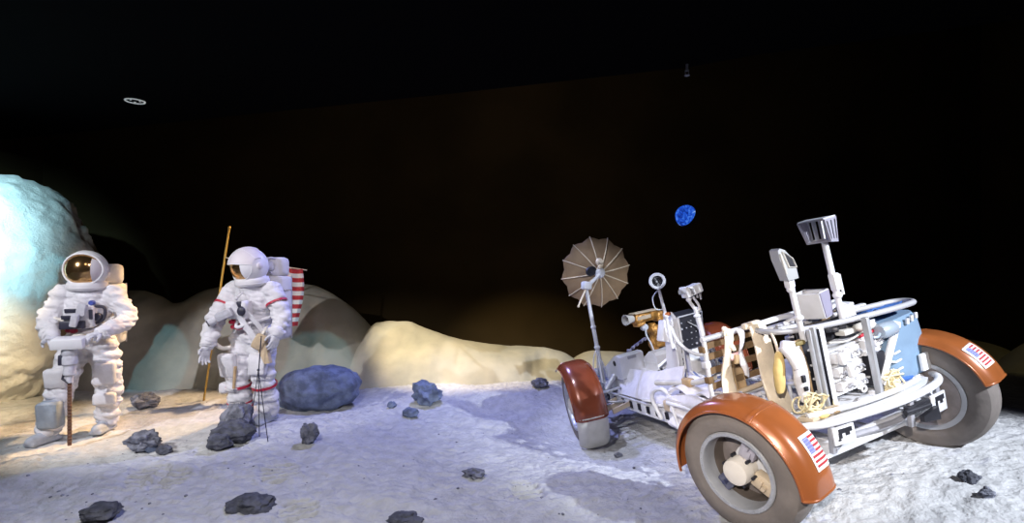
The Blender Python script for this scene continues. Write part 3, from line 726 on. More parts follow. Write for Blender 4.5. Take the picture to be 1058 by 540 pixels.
# --- seats
def seat(cx):
    root = part(MB().sheet(lambda u, v: (cx - .28 + .56 * u, .56 + .48 * v, .60 + .035 * math.sin(u * PI) * math.sin(v * PI)), 14, 12, .05), 'seat', white_cloth, 50)
    b = MB()
    for sx in (-.28, .28):
        b.tube([(cx + sx, 1.05, .58), (cx + sx, .5, .60), (cx + sx, .46, .80), (cx + sx, .43, 1.16)], .017, 10, k=3)
        b.tube([(cx + sx, 1.0, .58), (cx + sx, .95, .36)], .014); b.tube([(cx + sx, .55, .58), (cx + sx, .55, .36)], .014)
    b.tube([(cx - .30, .43, 1.165), (cx + .30, .43, 1.165)], .021, 12); b.tube([(cx - .28, .5, .66), (cx + .28, .5, .66)], .014)
    part(b, 'seat_frame', white, parent=root)
    for k, z in enumerate((.80, .92, 1.03, 1.115)):
        part(MB().sheet(lambda u, v: (cx - .285 + .57 * u, .435 + .04 * math.sin(u * PI) + (1.16 - z) * .09, z + .022 - .05 * v - .012 * math.sin(u * PI)), 16, 3, .006), 'webbing_band', brown_web, 40, parent=root)
    for k in range(3):
        x = cx - .285
        part(MB().box((x, .45, .86 + .115 * k), (.05, .055, .05), bev=.008), 'webbing_anchor', brown_web if k % 2 == 0 else white, parent=root)
    return root
sL = seat(-.42); sR = seat(.42)
# folded cloth hanging from the left seat pan
part(MB().sheet(lambda u, v: (-.72 + .03 * math.sin(v * 17 + u * 3) * (.3 + .7 * v) + .06 * u, .52 + .56 * u + .03 * math.sin(v * 9), .70 - .33 * v + .02 * math.sin(u * 5 + v * 4) - .05 * u), 24, 28, .012), 'seat_skirt', white_cloth, 60, parent=sL, label='folded white cloth hanging from the seat')
part(MB().sheet(lambda u, v: (-.66 + .30 * v, .55 + .52 * u, .685 + .025 * math.sin(u * 11 + v * 4) + .02 * math.sin(v * 9)), 20, 16, .02), 'seat_cover', white_cloth, 60, parent=sL)
b = MB(); b.tube([(-.62, 1.28, .70), (-.60, 1.0, .735), (-.58, .75, .77), (-.57, .55, .83)], .024, 10, k=4); ar = part(b, 'armrest', greywhite)
b = MB(); b.box((-.59, .86, .757), (.062, .10, .066), bev=.01); part(b, 'armrest_band', tan, parent=ar)
b = MB(); b.tube([(-.62, 1.30, .36), (-.635, 1.37, .54), (-.64, 1.30, .63), (-.64, 1.16, .66), (-.64, 1.07, .58), (-.63, 1.03, .32)], .020, 10, k=6); part(b, 'toe_hold', white)
b = MB(); b.box((-.545, 1.24, .47), (.05, .16, .10), bev=.015); part(b, 'buckle_box', beige)
b = MB()
for k in range(4): b.box((-.52, 1.12 + .17 * k, .44 + .012 * (k % 2)), (.05, .11, .03), (0, .1 * k, .3), bev=.006)
part(b, 'rail_clip', white)
# seat belts over the top tube, as seen from behind
def belt(x0, x1, z0, z1, w0, w1, y0, y1, name='seat_belt', m=cream, sw=.02):
    def f(u, v):
        x = x0 + (x1 - x0) * u; z = z0 + (z1 - z0) * u; w = w0 + (w1 - w0) * u ** .7
        return (x + w * (v - .5), y0 + (y1 - y0) * u - sw * math.sin(u * PI * 2.5 + v) - .01 * math.sin(v * PI), z + .01 * math.sin(v * 5 + u * 8))
    return part(MB().sheet(f, 30, 6, .014), name, m, 60)
sb = belt(-.50, -.585, 1.20, .62, .062, .105, .40, .44)
b = MB(); b.tube([(-.53, .385, 1.17), (-.49, .375, 1.13), (-.52, .38, 1.08), (-.48, .385, 1.04), (-.50, .39, 1.10)], .014, 8, k=5); b.tube([(-.53, .40, 1.19), (-.5, .43, 1.21), (-.47, .41, 1.18)], .012, 8, k=4); part(b, 'belt_knot', cream, parent=sb)
b = MB(); b.box((-.475, .385, .965), (.04, .02, .07), (0, .2, 0), bev=.005); part(b, 'belt_patch', tan, parent=sb)
belt(-.39, -.40, 1.17, .82, .045, .035, .40, .42, m=white_cloth)
belt(-.27, -.255, 1.185, .50, .14, .20, .345, .27, sw=.008)
b = MB(); b.box((-.285, .38, 1.185), (.16, .05, .05), bev=.015); part(b, 'belt_loop', cream)
part(MB().sheet(lambda u, v: (-.44 + .10 * u + .02 * v, .50 + .02 * math.sin(u * 3), .92 - .30 * v), 8, 14, .012), 'harness_strap', tan, 50)
b = MB(); b.tube([(-.56, .52, .665), (-.2, .47, .70)], .022, 10); part(b, 'rolled_cloth', beige)
b = MB(); b.box((-.33, .56, .56), (.18, .10, .14), bev=.02); b.box((-.22, .52, .50), (.1, .1, .1), bev=.02); part(b, 'pouch', white_cloth)
# --- rear rack: rails, posts, shelves, stowage
b = MB(); b.tube([(-.70, .43, 1.165), (-.12, .43, 1.16)], .022, 12)
b.tube([(-.30, .36, 1.15), (-.27, .18, 1.135), (-.10, .04, 1.13), (.19, -.05, 1.13), (.52, -.10, 1.13), (.76, -.105, 1.13), (.835, -.06, 1.13), (.85, .02, 1.13), (.79, .08, 1.13), (.60, .12, 1.13), (.30, .18, 1.13)], .021, 12, k=6)
part(b, 'upper_rail', mat('rail_grey', (.46, .46, .49), .4, .1))
b = MB(); b.tube([(-.62, .06, .58), (-.60, -.06, .58), (-.50, -.15, .58), (-.37, -.215, .58), (-.06, -.27, .58), (.26, -.295, .58), (.59, -.26, .58), (.76, -.19, .58), (.86, -.08, .58), (.87, .03, .58), (.80, .12, .58), (.62, .16, .58)], .025, 12, k=6)
b.tube([(-.45, -.12, .625), (-.1, -.20, .625), (.3, -.22, .625), (.55, -.19, .625)], .018, 8, k=6)
lr = part(b, 'lower_rail', white)
b = MB(); b.prism([(-.52, -.10), (-.3, -.19), (.26, -.25), (.60, -.2), (.76, -.12), (.78, .12), (-.52, .12)], .02, Matrix.Translation((0, 0, .565)))
for x, y in ((.12, -.1), (.3, -.05), (.45, -.12)): b.box((x, y, .585), (.10, .07, .025), (0, 0, .4), bev=.006)
part(b, 'rear_deck', white)
b = MB()
for x, y in ((-.36, -.205), (.30, -.275), (.72, -.19)): b.box((x, y + .01, .47), (.04, .03, .2), (.1, 0, 0), bev=.005)
b.tube([(-.36, -.19, .40), (-.1, -.1, .38), (.3, -.15, .38), (.7, -.12, .40)], .022, 8, k=4); b.box((-.50, -.15, .48), (.02, .05, .1))
part(b, 'rail_bracket', grey_paint)
def plate(x, y, z, w, h, ry, rz):
    M = Matrix.Translation((x, y, z)) @ Euler((0, ry, rz)).to_matrix().to_4x4()
    q = part(MB().box((0, 0, 0), (w, .014, h), bev=.004, M=M), 'perforated_plate', white)
    d = MB(); d.box((.05 * w, -.008, h * .24), (w * .62, .004, h * .26), M=M); d.box((-.2 * w, -.008, h * .0), (w * .16, .004, h * .30), M=M); d.box((.14 * w, -.008, h * .02), (w * .2, .004, h * .16), M=M); d.box((-.26 * w, -.008, h * -.22), (w * .12, .004, h * .10), M=M)
    part(d, 'plate_hole', dark_metal, parent=q)
plate(-.30, -.235, .49, .17, .115, 0, -.12); plate(.56, -.285, .47, .20, .13, .05, .15)
b = MB(); b.box((.36, -.28, .50), (.24, .04, .05), bev=.008); b.cyl((.2, -.30, .50), (.42, -.32, .50), .018); b.prism([(-.08, -.02), (.08, -.045), (.08, .045), (-.08, .02)], .03, Matrix.Translation((.40, -.32, .43)) @ Matrix.Rotation(PI / 2, 4, 'X'))
part(b, 'tow_hook', dark_metal)
b = MB(); b.ell((-.60, -.22, .32), (.055, .05, .12), (0, .25, 0)); b.box((-.58, -.16, .42), (.10, .06, .12), bev=.02); part(b, 'rear_damper', white)
b = MB(); b.ell((-.70, -.10, .44), (.07, .06, .08)); b.box((-.72, -.06, .48), (.09, .1, .06), (0, .4, 0), bev=.02); part(b, 'rear_motor_cover', purple)
b = MB(); b.ell((-.62, -.19, .43), (.035, .03, .03)); b.ell((-.55, -.20, .40), (.03, .03, .025)); part(b, 'rear_grommet', beige)

# uprights (each a pair of channels)
for nm, x, m_, w_ in (('rack_post', -.10, white, .05), ('rack_post', .235, grey_metal, .032)):
    b = MB(); b.box((x, -.03 if x < 0 else -.125, .86), (w_, .045, .56), bev=.006); part(b, nm, m_)
b = MB(); b.box((-.155, -.03, .86), (.022, .04, .58), bev=.004); b.box((-.185, -.02, .86), (.014, .03, .56), bev=.003); part(b, 'rack_post', grey_metal)
b = MB(); b.box((-.128, -.04, .86), (.008, .03, .55)); part(b, 'post_groove', dark_metal)
b = MB(); b.prism([(.40, 1.08), (.45, 1.08), (.47, .86), (.42, .86)], .03, Matrix.Translation((0, -.02, 0)) @ Matrix.Rotation(PI / 2, 4, 'X')); part(b, 'rack_side_plate', white)
b = MB().box((.16, .12, .86), (.62, .012, .54)); part(b, 'rack_back_panel', dark_metal)
b = MB()
for z in (.66, .755, .855, .965): b.box((.08, .03, z), (.32, .17, .012), (0, -.04, 0)); 
for z in (.70, .86, .98): b.box((.34, .03, z), (.17, .17, .012), (0, -.04, 0))
part(b, 'rack_shelf', white)
random.seed(21)
def stow(x, y, z, w, d, h, m_=white, nm='stowage_box'):
    q = part(MB().box((x, y, z), (w, d, h), (0, -.04, 0), bev=min(.012, h * .2)), nm, m_); return q
for (x, z, w, h) in ((-.02, .905, .07, .075), (.065, .91, .08, .085), (.165, .915, .10, .085), (-.01, .80, .06, .07), (.07, .808, .06, .085), (.165, .81, .10, .08), (.04, .70, .14, .07), (.165, .705, .09, .075), (.30, .925, .085, .085), (.395, .935, .08, .075), (.30, .875, .14, .03)):
    q = stow(x, -.035 + .02 * random.random(), z, w, .10, h)
    b = MB(); b.tube([(x - w * .3, -.092, z), (x - w * .1, -.10, z + h * .2), (x + w * .2, -.095, z - h * .1)], .006, 6, k=3); part(b, 'box_latch', grey_paint, parent=q)
for (x, z) in ((-.03, .905), (.02, .915), (.03, .80)):
    b = MB().lathe([(.018, -.04), (.024, -.03), (.024, .035), (.016, .045), (0, .045)], Matrix.Translation((x, -.105, z)), 16); part(b, 'sample_tube', white)
b = MB(); b.tube([(.08 + .026 * math.cos(a), -.11, .695 + .022 * math.sin(a)) for a in np.linspace(0, 2 * PI, 17)[:-1]], .008, 6, closed=True); b.tube([(.115 + .022 * math.cos(a), -.11, .66 + .02 * math.sin(a)) for a in np.linspace(0, 2 * PI, 17)[:-1]], .008, 6, closed=True); b.box((.05, -.10, .715), (.04, .02, .03), bev=.004)
part(b, 'hasp', white)
b = MB().box((.32, -.055, 1.005), (.20, .03, .018), (0, -.05, 0), bev=.004); part(b, 'red_bar', red)
b = MB(); b.ell((.34, -.03, 1.05), (.10, .06, .035)); b.box((.16, -.02, 1.05), (.12, .08, .04), bev=.01); b.tube([(-.05, -.05, 1.02), (.1, -.07, 1.0), (.25, -.08, 1.03)], .007, k=4); part(b, 'rail_pouch', greywhite)
b = MB()
for k in range(7): b.box((-.14 + .075 * k, .0, 1.08 + .008 * (k % 3)), (.05, .05, .035), (0, .2 * (k % 2), .2 * k), bev=.006)
part(b, 'rail_clamp', dark_metal)
b = MB().box((.335, -.05, .745), (.135, .10, .235), bev=.012); part(b, 'battery_pack', dark_metal)
b = MB(); b.lathe([(0, -.085), (.045, -.08), (.055, -.06), (.055, .055), (.04, .075), (.018, .085), (.012, .12), (0, .12)], Matrix.Translation((.46, -.10, 1.0)) @ Matrix.Rotation(PI / 2, 4, 'Y'), 24); b.tube([(.37, -.11, .99), (.33, -.12, .975), (.30, -.11, .98)], .010)
part(b, 'gas_bottle', mat('bottle_grey', (.36, .43, .52), .35, .2))
P0, P1 = V((.565, -.08, .99)), V((.31, -.11, .64)); d_ = (P1 - P0)
b = MB().box((P0 + P1) / 2, (.06, .022, d_.length), (0, math.atan2(d_.x, d_.z) + PI, 0), bev=.005); b.box(P0 + V((.01, 0, .02)), (.10, .04, .05), (0, .3, 0), bev=.01); b.box((P0 + P1) / 2 + V((.0, -.014, 0)), (.02, .01, d_.length * .95), (0, math.atan2(d_.x, d_.z) + PI, 0))
part(b, 'diagonal_strut', white)
b = MB(); random.seed(2)
for k in range(9):
    p = V((.36 + .03 * random.random(), -.12, .62)); b.tube([p + V((random.uniform(-.07, .12), random.uniform(-.03, .05), random.uniform(-.05, .10))) for _ in range(4)], .007, 6, k=5)
b.box((.40, -.10, .60), (.10, .06, .10), bev=.02)
part(b, 'wire_bundle', cord_m)
b = MB(); b.tube([(.44, -.04, .62), (.6, -.02, .63), (.76, .0, .62), (.80, .06, .64)], .014, k=4)
for k in range(6): b.box((.48 + .06 * k, -.03, .635 + .012 * (k % 2)), (.05, .05, .04), (0, .2, .3 * k), bev=.008)
part(b, 'hose_fitting', white)
b = MB(); b.box((.62, .10, .60), (.34, .18, .05), bev=.01); part(b, 'rear_tray', copper)
b = MB(); b.ell((.62, -.05, .605), (.09, .04, .03)); part(b, 'blue_pad', blue_deep)
# RR suspension hardware
b = MB(); b.tube([(.70, .0, .60), (.80, -.05, .56), (.84, -.06, .45), (.82, -.04, .36)], .016, k=4); b.box((.68, -.08, .43), (.10, .03, .11), bev=.01); b.cyl((.78, -.06, .36), (.83, -.06, .36), .05); b.tube([(.62, -.1, .5), (.72, -.12, .44), (.82, -.1, .42)], .012)
part(b, 'steering_knuckle', white)
# equipment lying on the seats behind the upper rail
b = MB(); b.box((.05, .32, 1.12), (.44, .18, .035), (0, .0, .05), bev=.01); b.box((.46, .30, 1.165), (.30, .16, .03), (.05, 0, -.05), bev=.01); b.box((.50, .16, 1.145), (.26, .05, .03), bev=.008)
b.tube([(-.05, .30, 1.14), (.1, .22, 1.19), (.22, .26, 1.15)], .02, k=4); b.tube([(.30, .24, 1.13), (.36, .18, 1.20), (.46, .2, 1.15)], .016, k=4)
b.tube([(.34, .1, 1.14), (.42, .2, 1.20), (.52, .12, 1.145)], .010, k=3); b.prism([(-.05, 0), (.05, 0), (.02, .09), (-.04, .09)], .03, Matrix.Translation((.31, .04, 1.13)) @ Matrix.Rotation(PI / 2, 4, 'X'))
b.tube([(-.26, .38, 1.17), (-.05, .33, 1.19), (.1, .34, 1.17)], .022, 8, k=4)
part(b, 'tool_tray', white)
random.seed(9)
for k in range(12): part(MB().ell((-.22 + .055 * k, .22 + .03 * (k % 3), 1.145 + .012 * (k % 2)), (.018, .018, .014), nu=8, nv=6), 'tray_fastener', grey_paint)
# tan rods and cords under the rail
for k, (x0, x1) in enumerate(((-.245, -.225), (-.21, -.19), (-.275, -.25))):
    b = MB(); b.tube([(x0, .05, 1.06), ((x0 + x1) / 2, .03, .85), (x1, .04, .62)], .0085, 8); b.ell((x0, .05, 1.06), .016); b.ell(((x0 + x1) / 2, .03, .84), .013); part(b, 'tan_rod', tan)
b = MB(); b.box((-.23, .04, 1.055), (.09, .05, .03), bev=.008); b.box((-.24, .04, .94), (.09, .03, .02), bev=.005); part(b, 'rod_clamp', mat('olive_clamp', (.22, .17, .06), .6))
random.seed(14)
for k in range(8):
    c = V((-.28 + .05 * random.random(), -.06 + .03 * k % .1, .62 + .05 * random.random())); r1, r2 = random.uniform(.06, .12), random.uniform(.03, .07)
    b = MB(); b.tube([c + V((r1 * math.cos(a), .03 * math.sin(2 * a + k), r2 * math.sin(a) + .02 * math.cos(3 * a))) for a in np.linspace(.3 * k, .3 * k + 5.4, 14)], .0065, 6, k=3); part(b, 'cord_coil', cord_m)
b = MB(); b.box((-.40, -.10, .60), (.16, .10, .03), (0, .1, .3), bev=.008); b.box((-.22, -.12, .605), (.10, .05, .05), bev=.01); part(b, 'tool_wrap', beige)
b = MB(); b.ell((-.33, -.14, .61), (.05, .03, .025)); part(b, 'yellow_pad', yellow)
b = MB(); b.ell((-.24, -.16, .62), (.055, .03, .022)); part(b, 'tan_pad', tan)

# ---------------------------------------------------------------- things carried by the rover
def on_rover(o): o.matrix_world = ROVER @ o.matrix_world if False else ROVER; return o
def bag_fn(x0, x1, y0, y1, z0, z1, taper=.0):
    pass
bb = thing('sample_bag', 'large blue cloth sample bag hanging at the back of the rover beside the rear wheel', 'bag'); bb.matrix_world = ROVER
cx, cy = .69, .03
def bag_ring(t):        # t 0 bottom .. 1 top
    w = .255 - .035 * t; d = .12 - .02 * t
    return w, d
vs = []; fs = []; NR, NA = 22, 40
for i in range(NR + 1):
    t = i / NR; w, d = bag_ring(t); z = .60 + .44 * t
    e = 1 - .10 * math.exp(-((t - 0) / .05) ** 2) - .16 * math.exp(-((1 - t) / .07) ** 2)
    for j in range(NA):
        a = 2 * PI * j / NA; ca, sa = math.cos(a), math.sin(a)
        p = 3.2; k = (abs(ca) ** p + abs(sa) ** p) ** (-1 / p)
        f = .010 * noise.noise(V((ca * 2, sa * 2, t * 4))) + .012 * math.sin(t * 9 + 3 * ca) * max(0, -ca) * (1 - t)
        vs.append((cx + (w * ca * k) * e + f * ca + .02 * (1 - t), cy + d * sa * k * e + f * sa, z + .03 * (ca * .5) * t))
for i in range(NR):
    for j in range(NA): fs.append((i * NA + j, i * NA + (j + 1) % NA, (i + 1) * NA + (j + 1) % NA, (i + 1) * NA + j))
fs.append(tuple(range(NA))[::-1]); fs.append(tuple(NR * NA + j for j in range(NA)))
MB().add(vs, fs).build('bag_body', blue_cloth, bb, 60)
b = MB().box((.80, -.104, .685), (.125, .022, .125), (.0, 0, .03), bev=.005); b.build('white_label', mat('white_tag', (.85, .85, .86), .7), bb)
b = MB()
for k in range(3): b.prism([(-.012, -.02), (.012, -.024), (.02, .018), (-.006, .022)], .012, Matrix.Translation((.71 + .05 * k, -.085, 1.005 + .012 * k)) @ Matrix.Rotation(PI / 2, 4, 'X'))
b.build('white_mark', white, bb)
b = MB()
for k in range(3): b.tube([(.46, -.07, .70 + .06 * k), (.50, -.095, .69 + .06 * k), (.55, -.1, .70 + .06 * k)], .008, 6)
b.build('bag_strap', white, bb)
b = MB().sheet(lambda u, v: (.50 + .38 * u, .02 + .16 * v + .02 * math.sin(u * 6), 1.10 + .03 * math.sin(u * 9 + v * 5) - .03 * v), 16, 10, .012); b.build('bag_flap', blue_deep, bb, 60)

yb = thing('pouch', 'narrow yellow pouch hanging from the rail beside the cream seat belt', 'pouch'); yb.matrix_world = ROVER
def pouch(cx, cy, z0, z1, w, d, lean, m, parent, name):
    vs = []; fs = []; NR, NA = 16, 18
    for i in range(NR + 1):
        t = i / NR; s = math.sin(PI * min(1, max(0.02, t * .93 + .05))) ** .35
        for j in range(NA):
            a = 2 * PI * j / NA; f = 1 + .14 * noise.noise(V((math.cos(a) * 2, math.sin(a) * 2, t * 5 + cx * 9)))
            vs.append((cx + lean * (t - .5) + w * s * f * math.cos(a), cy + d * s * f * math.sin(a), z0 + (z1 - z0) * t))
    for i in range(NR):
        for j in range(NA): fs.append((i * NA + j, i * NA + (j + 1) % NA, (i + 1) * NA + (j + 1) % NA, (i + 1) * NA + j))
    fs.append(tuple(range(NA))[::-1]); fs.append(tuple(NR * NA + j for j in range(NA)))
    return MB().add(vs, fs).build(name, m, parent, 60)
pouch(-.385, .10, .74, 1.02, .045, .035, .05, yellow, yb, 'pouch_body')
b = MB(); b.tube([(-.36, .10, 1.0), (-.33, .14, 1.08), (-.29, .2, 1.13)], .010, k=3); b.build('hanging_loop', cream, yb)
wb = thing('pouch', 'crumpled white pouch hanging between the yellow pouch and the tan rods', 'pouch'); wb.matrix_world = ROVER
pouch(-.285, .02, .66, 1.03, .058, .04, .01, white_cloth, wb, 'pouch_body'); 
b = MB(); b.box((-.30, .05, 1.05), (.15, .05, .07), (0, .3, 0), bev=.02); b.tube([(-.36, .06, 1.06), (-.33, .03, .98), (-.33, -.01, .9)], .03, 8, k=3); b.build('pouch_flap', white_cloth, wb, 50)
b = MB(); b.box((-.315, -.025, .83), (.03, .02, .05), bev=.005); b.box((-.31, -.025, .76), (.03, .02, .03), bev=.005); b.build('buckle', dark_metal, wb)

# lunar scoop, rake and hopper standing in the rack
def tool_handle(mb, x0, z0, x1, z1, y, r): mb.tube([(x0, y, z0), (x1, y, z1)], r, 10)
sc = thing('scoop', 'grey sampling scoop with pointed hood standing upright in the rover rack', 'scoop'); sc.matrix_world = ROVER
b = MB(); tool_handle(b, -.165, 1.05, -.185, 1.50, .05, .021); b.ell((-.17, .05, 1.22), (.034, .034, .026)); b.box((-.19, .05, 1.47), (.055, .05, .06), bev=.01); b.ell((-.19, .05, 1.43), .028); b.build('handle', white, sc)
SM = Matrix.Translation((-.195, .05, 1.50)) @ Matrix.Rotation(-.10, 4, 'Y') @ Matrix.Rotation(-.25, 4, 'Z')
# boxy hood: square bottom, pointed slanting top, hollow front face
prof = [(-.030, 0), (.046, 0), (.050, .09), (.036, .15), (.0, .215), (-.03, .235), (-.048, .225), (-.052, .16)]
b = MB().prism(prof, .10, SM @ Matrix.Rotation(PI / 2, 4, 'X')); b.build('scoop_head', grey_paint if False else mat('scoop_grey', (.40, .41, .42), .45, .3), sc, 30)
b = MB(); b.prism([(.008, .095), (.042, .085), (.032, .14), (-.006, .19)], .006, SM @ Matrix.Translation((0, -.052, 0)) @ Matrix.Rotation(PI / 2, 4, 'X')); b.build('scoop_mouth', dark_metal, sc, 30)
b = MB(); b.tube([SM @ V((-.034, -.054, .05)), SM @ V((-.038, -.054, .20))], .006, 6); b.tube([SM @ V((x, -.054, z)) for x, z in ((-.002, .09), (.05, .078), (.038, .145), (-.02, .21))], .005, 6, closed=True); b.build('mouth_rim', greywhite, sc)
rk = thing('rake', 'slotted metal rake head on a tall handle, highest thing standing on the rover', 'rake'); rk.matrix_world = ROVER
b = MB(); tool_handle(b, .25, 1.03, .215, 1.70, .05, .022); b.box((.235, .045, 1.40), (.06, .055, .13), (0, -.05, 0), bev=.012); b.ell((.24, .05, 1.30), (.034, .034, .03)); b.tube([(.27, .03, 1.45), (.275, .03, 1.30)], .010); b.build('handle', white, rk)
# flared box head: left side panel and back with slots
RM = Matrix.Translation((.215, .05, 1.69)) @ Matrix.Rotation(.02, 4, 'Y') @ Matrix.Rotation(.30, 4, 'Z')
lav = mat('rake_lavender', (.45, .43, .50), .45, .25)
def bars(w0, w1, y0, y1, z0, z1):
    pass
A0, A1, B0, B1 = V((-.075, -.07, .01)), V((-.165, -.085, .175)), V((.045, -.07, .0)), V((.03, -.09, .185))
C0, C1 = V((.125, .05, .01)), V((.115, .05, .185)); D0, D1 = V((-.06, .09, .01)), V((-.14, .10, .175)); E0, E1 = V((.11, .13, .01)), V((.10, .14, .185))
def slat_panel(P0, P1, Q0, Q1, n, name, m, frac=.62):
    nrm = (Q0 - P0).cross(P1 - P0).normalized() * .006
    b = MB()
    def quad(u0, u1, v0, v1):
        pt = lambda u, v: P0.lerp(Q0, u).lerp(P1.lerp(Q1, u), v)
        c = [pt(u0, v0), pt(u1, v0), pt(u1, v1), pt(u0, v1)]
        b.add([RM @ (p + nrm) for p in c] + [RM @ (p - nrm) for p in c], [(0, 1, 2, 3), (7, 6, 5, 4), (0, 4, 5, 1), (1, 5, 6, 2), (2, 6, 7, 3), (3, 7, 4, 0)])
    quad(0, 1, 0, .12); quad(0, 1, .9, 1)
    for i in range(n + 1):
        u = i / n; w = frac / n / 2; quad(max(0, u - w), min(1, u + w), .1, .92)
    return b.build(name, m, rk, 30)
slat_panel(A0, A1, B0, B1, 3, 'slotted_side', lav); slat_panel(B0, B1, C0, C1, 3, 'slotted_end', white)
slat_panel(D0, D1, E0, E1, 4, 'slotted_back', lav); slat_panel(C0, C1, E0, E1, 2, 'slotted_end', white)
b = MB(); b.add([RM @ p for p in (A0, B0, C0, E0, D0)] + [RM @ (p + V((0, 0, .012))) for p in (A0, B0, C0, E0, D0)], [(4, 3, 2, 1, 0), (5, 6, 7, 8, 9)] + [(i, (i + 1) % 5, 5 + (i + 1) % 5, 5 + i) for i in range(5)]); b.build('rake_floor', lav, rk, 30)
b = MB(); b.add([RM @ p for p in (A1, B1, C1, E1, D1)] + [RM @ (p + V((0, 0, .008))) for p in (A1, B1, C1, E1, D1)], [(4, 3, 2, 1, 0), (5, 6, 7, 8, 9)] + [(i, (i + 1) % 5, 5 + (i + 1) % 5, 5 + i) for i in range(5)]); b.build('rake_top', white, rk, 30)
hp = thing('hopper', 'open grey and white sample hopper on the rail between scoop and rake', 'hopper'); hp.matrix_world = ROVER
HM = Matrix.Translation((.12, .15, 1.165)) @ Matrix.Rotation(.35, 4, 'Z')
b = MB(); t_ = .008
def wall4(pts, b): 
    p = [HM @ V(q) for q in pts]; n = (p[1] - p[0]).cross(p[2] - p[0]).normalized() * t_
    b.add(p + [q + n for q in p], [(0, 1, 2, 3), (7, 6, 5, 4), (0, 4, 5, 1), (1, 5, 6, 2), (2, 6, 7, 3), (3, 7, 4, 0)])
wall4([(-.06, -.08, 0), (.07, -.08, 0), (.05, -.09, .19), (-.13, -.09, .19)], b); b.build('hopper_face', purple if False else mat('hopper_lavender', (.30, .28, .38), .5), hp, 30)
b = MB(); wall4([(.07, -.08, 0), (.13, .08, 0), (.11, .09, .19), (.05, -.09, .19)], b); wall4([(.13, .08, 0), (-.05, .08, 0), (-.11, .09, .19), (.11, .09, .19)], b); wall4([(-.05, .08, 0), (-.06, -.08, 0), (-.13, -.09, .19), (-.11, .09, .19)], b); wall4([(-.06, -.08, 0), (-.05, .08, 0), (.13, .08, 0), (.07, -.08, 0)], b)
b.tube([HM @ V(q) for q in ((-.13, -.09, .19), (.05, -.09, .19), (.11, .09, .19), (-.11, .09, .19))], .006, 6, closed=True)
b.build('hopper_wall', white, hp, 30)
# ---------------------------------------------------------------- people in spacesuits (local: facing -y, z up, x to the wearer's left)
suit_m = mat('suit_cloth', (.72, .71, .75), .85, var=.10, vscale=9, bump=.7, bscale=13, spec=.2)
shell_m = mat('helmet_shell', (.80, .80, .83), .35, var=.05, spec=.5)
shade_m = mat('helmet_shade', (.70, .66, .70), .5, var=.08)
visor_m = mat('gold_visor', (.55, .33, .14), .16, .95)
glove_m = mat('glove_cloth', (.62, .62, .68), .8, var=.2, vscale=20, bump=.2)
cuff_m = mat('glove_cuff', (.72, .71, .74), .85, var=.08)
boot_m = mat('overshoe', (.44, .47, .54), .85, var=.2, vscale=14, bump=.2)
pack_m = mat('backpack_cloth', (.70, .68, .65), .9, var=.12, vscale=6, bump=.5, bscale=14)
dark_m = mat('suit_dark', (.03, .03, .05), .4)
chrome_m = mat('suit_metal', (.6, .6, .64), .3, .7)
hose_m = mat('suit_hose', (.72, .68, .62), .7)
redc = mat('red_connector', (.45, .02, .05), .4)
bluec = mat('blue_connector', (.05, .08, .35), .4)
tanpouch = mat('tan_pouch', (.62, .48, .32), .9, var=.2, bump=.3)

def limb(mb, pts, rads, folds=0, amp=.06):
    P = [V(p) for p in pts]; n = len(P)
    tot = [0]
    for i in range(1, n): tot.append(tot[-1] + (P[i] - P[i - 1]).length)
    S = [t / tot[-1] for t in tot]
    C = catmull(P, 10) if n > 2 else [P[0].lerp(P[1], i / 14) for i in range(15)]
    def r(t):
        for i in range(n - 1):
            if t <= S[i + 1] or i == n - 2:
                k = (t - S[i]) / (S[i + 1] - S[i]); q = rads[i] + (rads[i + 1] - rads[i]) * k; break
        return q * (1 + amp * math.sin(t * folds * 2 * PI) + (amp * .4 * math.sin(t * folds * 5.1) if folds else 0))
    # resample finely so that folds show
    F = []
    for i in range(len(C) - 1):
        for k in range(3): F.append(C[i].lerp(C[i + 1], k / 3))
    F.append(C[-1]); mb.tube(F, r, 18); mb.ell(P[0], rads[0] * 1.0, nu=14, nv=8); mb.ell(P[-1], rads[-1] * 1.0, nu=14, nv=8)

